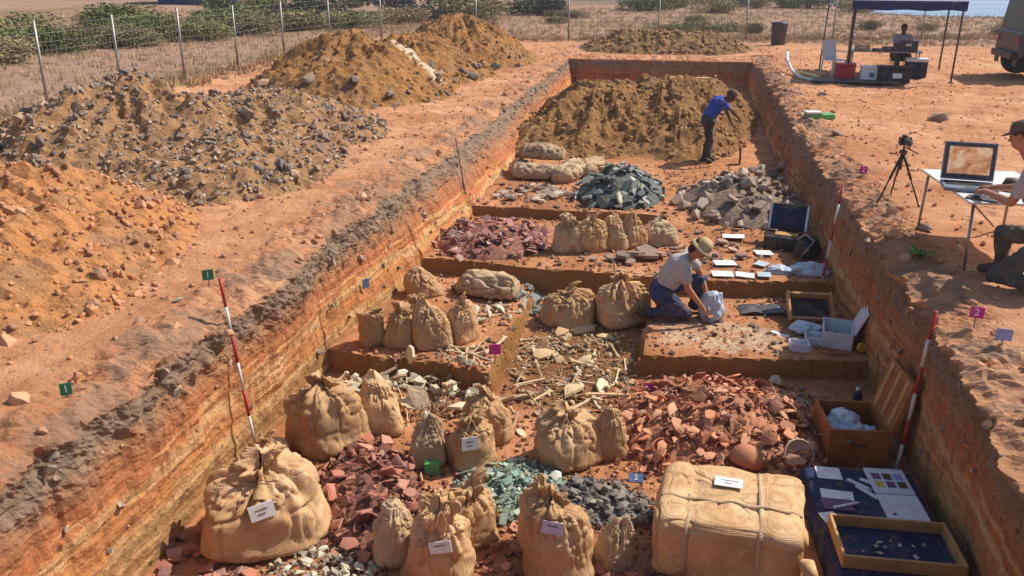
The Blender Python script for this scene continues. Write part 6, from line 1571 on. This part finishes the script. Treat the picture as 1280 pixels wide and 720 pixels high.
# ---------------------------------------------------------------- off road car at the edge of the site
M['carpaint'] = basic('car_paint', lin(64, 68, 70), 0.4, 0.3, var=0.10, scale=3, bump=0.03, dust=0.1)
M['tyre'] = basic('tyre_rubber', lin(38, 36, 36), 0.85)
m, nt_, b = mnew('car_glass'); b.inputs['Base Color'].default_value = (0.03, 0.04, 0.045, 1); b.inputs['Roughness'].default_value = 0.08; M['glass'] = m
car = thing('off_road_car', 'boxy grey off road car parked at the edge of the site', 'car', (10.0, 23.95, 0), 0.0)
mb = MB(); L0, L1, W = -2.0, 2.1, 0.84
prof = [(L0, 0.52), (L0, 1.08), (L0 + 0.04, 1.14), (0.85, 1.16), (2.02, 1.10), (L1, 1.02), (L1, 0.52)]
arch = lambda cx: [(cx + 0.46, 0.52), (cx + 0.40, 0.80), (cx + 0.2, 0.92), (cx - 0.2, 0.92), (cx - 0.40, 0.80), (cx - 0.46, 0.52)]
out = prof + arch(1.35) + arch(-1.42); n = len(out)
v = [Vector((x, -W, z)) for x, z in out] + [Vector((x, W, z)) for x, z in out]
MB().add(v, [tuple(range(n - 1, -1, -1)), tuple(range(n, 2 * n))] + [(i, (i + 1) % n, n + (i + 1) % n, n + i) for i in range(n)]).build('lower_body', M['carpaint'], car)
cab = [(L0 + 0.03, 1.14), (L0 + 0.10, 1.88), (L0 + 0.2, 1.96), (0.42, 1.96), (0.52, 1.90), (0.88, 1.16)]; n = len(cab)
v = [Vector((x, -W * (0.98 if z < 1.5 else 0.90), z)) for x, z in cab] + [Vector((x, W * (0.98 if z < 1.5 else 0.90), z)) for x, z in cab]
MB().add(v, [tuple(range(n - 1, -1, -1)), tuple(range(n, 2 * n))] + [(i, (i + 1) % n, n + (i + 1) % n, n + i) for i in range(n)]).build('cabin', M['carpaint'], car)
for sy in (-1, 1):
    for (xa, xb, ta, tb_) in ((-1.80, -1.10, -1.76, -1.10), (-0.98, -0.28, -0.98, -0.28), (-0.16, 0.60, -0.16, 0.36)):
        q_ = [Vector((xa, sy * (W * 0.975 + 0.006), 1.24)), Vector((xb, sy * (W * 0.975 + 0.006), 1.24)), Vector((tb_, sy * (W * 0.905 + 0.008), 1.82)), Vector((ta, sy * (W * 0.905 + 0.008), 1.82))]
        MB().add(q_ + [p - Vector((0, sy * 0.012, 0)) for p in q_], [(0, 1, 2, 3), (7, 6, 5, 4), (0, 4, 5, 1), (1, 5, 6, 2), (2, 6, 7, 3), (3, 7, 4, 0)]).build('window', M['glass'], car)
    dr = MB().box((-0.12, sy * (W + 0.006), 0.84), (0.82, 0.012, 0.56), ch=0.004).build('door', M['carpaint'], car); MB().box((-0.42, sy * (W + 0.022), 1.0), (0.12, 0.02, 0.03), ch=0.004).build('handle', M['black'], dr)
    MB().box((0.62, sy * (W + 0.10), 1.28), (0.06, 0.14, 0.2), ch=0.02).build('mirror', M['black'], car)
    MB().box((L0 - 0.012, sy * 0.70, 0.92), (0.03, 0.12, 0.16), ch=0.006).build('tail_light', M['red'], car); MB().tube((L1, sy * 0.58, 0.86), (L1 + 0.03, sy * 0.58, 0.86), 0.10, n=16).build('headlight', M['white_p'], car)
    for wx in (1.35, -1.42):
        wh = MB().lathe([(0.20, -0.11), (0.36, -0.12), (0.40, -0.08), (0.40, 0.08), (0.36, 0.12), (0.20, 0.11)], 28, Matrix.Rotation(R(90), 4, 'X')).build('wheel', M['tyre'], car, True, (wx, sy * (W - 0.06), 0.40))
        rim = MB().lathe([(0.001, -0.10), (0.06, -0.105), (0.08, -0.07), (0.17, -0.06), (0.20, -0.105), (0.205, 0.08), (0.001, 0.08)], 20, Matrix.Rotation(R(90 if sy < 0 else -90), 4, 'X') @ Matrix.Diagonal((1, 1, -1, 1))).build('rim', M['dgrey'], wh, True)
    MB().box((-1.98, sy * 0.66, 0.48), (0.03, 0.26, 0.34), ch=0.004).build('mud_flap', M['black'], car)
MB().box((L0 - 0.06, 0, 0.56), (0.12, 1.5, 0.16), ch=0.02).build('rear_bumper', M['black'], car); MB().box((L1 + 0.06, 0, 0.56), (0.14, 1.6, 0.18), ch=0.02).build('front_bumper', M['black'], car)
q_ = [Vector((0.92, -0.72, 1.22)), Vector((0.92, 0.72, 1.22)), Vector((0.57, 0.66, 1.86)), Vector((0.57, -0.66, 1.86))]
MB().add(q_ + [p - Vector((0.02, 0, 0.01)) for p in q_], [(0, 1, 2, 3), (7, 6, 5, 4), (0, 4, 5, 1), (1, 5, 6, 2), (2, 6, 7, 3), (3, 7, 4, 0)]).build('windscreen', M['glass'], car)

# ---------------------------------------------------------------- fences
M['galv'] = basic('galvanised', lin(150, 146, 140), 0.5, 0.5, var=0.1, bump=0)
def fence(pts, label, hgt=1.62):
    f = thing('wire_fence', label, 'fence', (pts[0][0], pts[0][1], 0))
    o = Vector((pts[0][0], pts[0][1], 0))
    wm = MB()
    for (x, y) in pts:
        z = float(land_z(x, y)); b_ = Vector((x, y, z)) - o
        MB().tube(b_ - Vector((0, 0, 0.1)), b_ + Vector((random.uniform(-0.03, 0.03), 0.02, hgt + 0.06)), 0.03, 0.028, 8).build('post', M['galv'], f, True)
    for (a, b_) in zip(pts[:-1], pts[1:]):
        A = Vector((a[0], a[1], float(land_z(*a)))) - o; B = Vector((b_[0], b_[1], float(land_z(*b_)))) - o; L = (B - A).length
        for k in range(11):
            zz = 0.06 + (hgt - 0.08) * k / 10; sag = 0.012 * random.random()
            wm.tube(A + Vector((0, 0, zz)), A.lerp(B, 0.5) + Vector((0, 0, zz - sag)), 0.0035, n=3, cap=False); wm.tube(A.lerp(B, 0.5) + Vector((0, 0, zz - sag)), B + Vector((0, 0, zz)), 0.0035, n=3, cap=False)
        nv = int(L / 0.15)
        for k in range(1, nv):
            p = A.lerp(B, k / nv); wm.tube(p + Vector((0, 0, 0.04)), p + Vector((0, 0, hgt)), 0.0025, n=3, cap=False)
    w_ = wm.build('wire_mesh', M['galv'], f); w_['kind'] = 'stuff'
    return f
fence([(-11.2, 8.4), (-11.35, 11.1), (-11.55, 13.83), (-11.95, 16.6), (-12.15, 19.4), (-12.1, 22.0), (-12.05, 24.8), (-11.7, 27.6), (-10.9, 30.4)], 'wire mesh fence on grey posts along the field behind the spoil heaps')
fence([(-10.9, 30.5), (-7.6, 31.6), (-4.3, 32.8), (-1.0, 33.8), (2.3, 34.7), (5.6, 35.4), (8.9, 35.9), (12.2, 36.4), (15.5, 36.9)], 'wire mesh fence across the far side of the site')

# ---------------------------------------------------------------- field: dry grass, shrubs, far trees and sheds
def blades(name, pts, hs, label, m, wd=0.03, nb=7):
    V = []; F = []; n = 0
    z = land_z(pts[:, 0], pts[:, 1])
    for (x, y), zz, h in zip(pts, z, hs):
        for k in range(nb):
            a = random.uniform(0, 6.28); r = random.uniform(0, 0.14); bx_, by_ = x + math.cos(a) * r, y + math.sin(a) * r
            a2 = random.uniform(0, 6.28); dx, dy = math.cos(a2) * wd, math.sin(a2) * wd; lx, ly = random.gauss(0, 0.3) * h, random.gauss(0, 0.3) * h; hh = h * random.uniform(0.5, 1.1)
            V += [(bx_ - dx, by_ - dy, zz - 0.02), (bx_ + dx, by_ + dy, zz - 0.02), (bx_ + lx, by_ + ly, zz + hh)]; F.append((n, n + 1, n + 2)); n += 3
    me = bpy.data.meshes.new(name); me.from_pydata(V, [], F); me.update()
    o = obj(name, me, m); tag(o, label, 'grass', kind='stuff')
m, nt_, b = mnew('dry_grass'); q = NT(nt_); p = q.pos()
c = q.ramp(q.noise(p, 0.35, 5, 0.6), [(0.3, lin(186, 150, 116, 0.9)), (0.5, lin(210, 172, 140, 0.9)), (0.62, lin(176, 156, 104, 0.9)), (0.75, lin(216, 172, 140, 0.9))])
c = q.mix(q.maprange(q.noise(p, 5.0, 4), 0.45, 0.7, 0, 0.4), c, lin(150, 126, 92, 0.85)); q.l(c, b.inputs['Base Color']); b.inputs['Roughness'].default_value = 0.9; b.inputs['Specular IOR Level'].default_value = 0.1
M['drygrass'] = m
n = 5200
pa = np.stack([-11.9 - rng.uniform(0, 1, n) ** 1.3 * 26, rng.uniform(10, 52, n)], -1)
pb_ = np.stack([rng.uniform(-14, 24, 5200), 33.2 + rng.uniform(0, 1, 5200) ** 1.4 * 26], -1)
pts = np.concatenate([pa, pb_]); blades('dry_grass', pts, rng.uniform(0.05, 0.22, len(pts)), 'dry pinkish brown grass of the field beyond the fences', M['drygrass'], 0.016, 8)
e1 = np.stack([-11.2 - rng.uniform(0, 1.3, 500), rng.uniform(9, 30, 500)], -1); e2 = np.stack([rng.uniform(-11, 15, 700), 0 * rng.uniform(0, 1, 700)], -1); e2[:, 1] = 31.2 + (e2[:, 0] + 11) * 0.24 + rng.uniform(-0.3, 0.9, 700)
e3 = np.stack([rng.uniform(-4.4, -3.9, 40), rng.uniform(3, 7, 40)], -1)
blades('yellow_grass', np.concatenate([e1, e2]), rng.uniform(0.08, 0.28, 1200), 'yellowish grass tufts along the foot of the fences', M['drygrass'], 0.02, 9)

def shrub_mesh(name, seed, n=4200, sz=0.036, flat=0.75):
    r_ = np.random.default_rng(seed); lob = [(r_.uniform(-0.55, 0.55), r_.uniform(-0.45, 0.45), r_.uniform(0.25, 0.62), r_.uniform(0.28, 0.48)) for _ in range(8)]
    V = []; F = []; k = 0
    for i in range(n):
        cx_, cy_, cz_, rr = lob[i % 8]; d = r_.normal(0, 1, 3); d /= np.linalg.norm(d); t = rr * r_.uniform(0.35, 1.08) ** 0.6
        p = np.array([cx_, cy_, cz_ * flat]) + d * t * np.array([1, 1, 0.8]); p[2] = max(p[2], 0.02)
        u = r_.normal(0, 1, 3); u /= np.linalg.norm(u); w_ = np.cross(u, r_.normal(0, 1, 3)); w_ /= np.linalg.norm(w_); s_ = sz * r_.uniform(0.6, 1.3)
        V += [p - u * s_, p + w_ * s_ * 0.5, p + u * s_, p - w_ * s_ * 0.5]; F.append((k, k + 1, k + 2, k + 3)); k += 4
    me = raw_mesh(name, V, F); return me
def stem_mesh(name, seed):
    r_ = random.Random(seed); mb = MB()
    for i in range(7):
        a = i * 0.9; e = Vector((math.cos(a) * 0.4, math.sin(a) * 0.35, 0.5)); mb.path([(0, 0, -0.05), tuple(e * 0.45 + Vector((0, 0, 0.1))), tuple(e)], [0.035, 0.022, 0.008], 5)
    return mb.mesh(name)
GRN = {'green': [lin(116, 126, 62, 0.8), lin(94, 106, 56, 0.8), lin(136, 138, 78, 0.8)], 'olive': [lin(150, 140, 90, 0.85), lin(122, 118, 80, 0.85), lin(166, 150, 104, 0.85)], 'dark': [lin(52, 72, 50, 0.75), lin(42, 60, 48, 0.75), lin(70, 88, 58, 0.75)], 'bluish': [lin(50, 78, 74, 0.75), lin(40, 62, 66, 0.75), lin(66, 92, 80, 0.75)]}
SM = {}
for kx in GRN:
    mm = piece_mat('foliage_' + kx, GRN[kx], mott=0.4, bump=0.1); SM[kx] = []
    for sd_ in (1, 2, 3):
        me = shrub_mesh('foliage', sd_ * 7 + len(kx)); me.materials.append(mm); SM[kx].append(me)
STEM = stem_mesh('stem', 3); STEM.materials.append(basic('bark', lin(96, 78, 60, 0.8), 0.9))
def shrub(x, y, s, h, kx, label, group=None, name='shrub', cat='shrub'):
    r_ = thing(name, label, cat, (x, y, float(land_z(x, y)) - 0.03), random.uniform(0, 6.28), group)
    h = h * 0.62 if name == 'shrub' else h
    o = obj('crown', SM[kx][random.randint(0, 2)], None, r_); o.scale = (s, s, h)
    t = obj('trunk', STEM, None, r_); t.scale = (s * 0.8, s * 0.8, h * 0.8)
hedge = [(-19.5, 21.2, 2.1, 1.9, 'olive'), (-21.5, 23.4, 2.3, 2.1, 'green'), (-20.0, 25.2, 2.0, 1.9, 'green'), (-22.8, 26.6, 2.4, 2.0, 'olive'), (-19.6, 27.6, 2.0, 1.7, 'olive'), (-20.6, 30.2, 2.4, 2.1, 'green'), (-18.4, 30.4, 2.0, 1.8, 'green'), (-23.2, 33.5, 2.7, 2.7, 'green'), (-17.6, 33.2, 2.2, 1.9, 'olive'), (-19.8, 35.4, 2.5, 2.4, 'green'), (-16.8, 36.6, 2.3, 2.0, 'olive'), (-18.4, 39.4, 2.8, 3.2, 'dark'), (-15.2, 38.6, 2.2, 1.8, 'green'), (-14.0, 41.6, 2.2, 1.7, 'olive'), (-27.5, 31.0, 2.6, 2.0, 'green'), (-26.0, 36.0, 2.6, 2.1, 'olive'), (-21.5, 40.5, 2.6, 2.6, 'green'), (-12.8, 44.5, 2.2, 1.6, 'dark')]
for i, hd in enumerate(hedge):
    shrub(*hd, {'olive': 'dusty olive shrub in the thicket beyond the left fence', 'green': 'bright green shrub in the thicket beyond the left fence', 'dark': 'dark green shrub in the thicket beyond the left fence'}[hd[4]], hd[4] + ' shrubs of the thicket')
for (x, y, s, h, kx, lab) in ((-17.6, 51.5, 2.6, 3.4, 'bluish', 'dark bluish tree standing alone beyond the thicket'), (-15.0, 56.0, 2.4, 2.6, 'bluish', 'small bluish tree behind the twin peaked heap'), (-2.3, 56.5, 2.4, 1.5, 'green', 'low green bush far out on the plain'), (-0.6, 60.5, 1.5, 1.1, 'olive', 'little olive bush beside the low green bush'), (2.7, 63.0, 2.2, 1.4, 'dark', 'dark bush far beyond the far heap'), (8.0, 62.0, 3.0, 1.8, 'green', 'wide green bush far out behind the bin'), (-11.0, 47.0, 2.8, 1.6, 'olive', 'olive bush behind the second peak of the heap'), (-8.5, 52.0, 3.0, 1.5, 'dark', 'dark low bush on the far plain'), (10.0, 58.0, 2.0, 1.2, 'olive', 'olive bush near the edge of the plain')):
    shrub(x, y, s, h, kx, lab, name='bush' if 'bush' in lab else 'tree', cat='bush' if 'bush' in lab else 'tree')
for i in range(22):
    x, y = random.uniform(-36, 10), random.uniform(50, 85)
    shrub(x, y, random.uniform(1.2, 2.6), random.uniform(0.6, 1.3), random.choice(['olive', 'dark', 'olive', 'green']), 'low scrub bush scattered over the far plain', 'scrub bushes of the far plain', 'scrub_bush', 'bush')
for i in range(14):
    x, y = random.uniform(-10, 14), random.uniform(37, 50)
    shrub(x, y, random.uniform(0.7, 1.3), random.uniform(0.35, 0.7), 'olive', 'small dry bush in the field behind the far fence', 'dry bushes behind the far fence', 'scrub_bush', 'bush')
def shed(x, y, w_, d_, h_, wall, roof, label, rz):
    g = thing('shed', label, 'building', (x, y, float(land_z(x, y)) - 0.05), rz)
    MB().box((0, 0, h_ / 2), (w_, d_, h_)).build('wall', wall, g)
    a, b_ = w_ / 2 + 0.2, d_ / 2 + 0.2
    MB().add([Vector(p) for p in ((-a, -b_, h_), (a, -b_, h_), (a, b_, h_), (-a, b_, h_), (-a, 0, h_ + 0.9), (a, 0, h_ + 0.9))], [(0, 1, 5, 4), (2, 3, 4, 5), (0, 4, 3), (1, 2, 5), (0, 3, 2, 1)]).build('roof', roof, g)
    MB().box((0, -d_ / 2 - 0.02, 1.0), (1.0, 0.04, 2.0)).build('door', M['dgrey'], g)
shed(-35.5, 60.0, 5.0, 4.0, 2.2, M['tentblue'], M['tentblue'], 'dark blue shed beyond the thicket', R(20))
shed(9.0, 92.0, 6.0, 5.0, 2.6, M['whitep'], M['terra'], 'small white house on the far plain', R(10))
shed(3.0, 98.0, 5.0, 5.0, 2.6, M['whitep'], M['terra'], 'white house with a pinkish roof beyond the dark bush', R(-8))

# ---------------------------------------------------------------- air over the plain
hz = MB().box((0, 0, -3.5), (8100, 8100, 31)).build('haze', None); hz['kind'] = 'stuff'; hz['label'] = 'thin dusty air over the whole site'
m = bpy.data.materials.new('dusty_air'); m.use_nodes = True; m.node_tree.nodes.clear()
pv = m.node_tree.nodes.new('ShaderNodeVolumePrincipled'); ou = m.node_tree.nodes.new('ShaderNodeOutputMaterial'); m.node_tree.links.new(pv.outputs[0], ou.inputs['Volume'])
pv.inputs['Color'].default_value = (0.86, 0.86, 0.95, 1); pv.inputs['Density'].default_value = 0.0009; pv.inputs['Anisotropy'].default_value = 0.3
hz.data.materials.append(m)
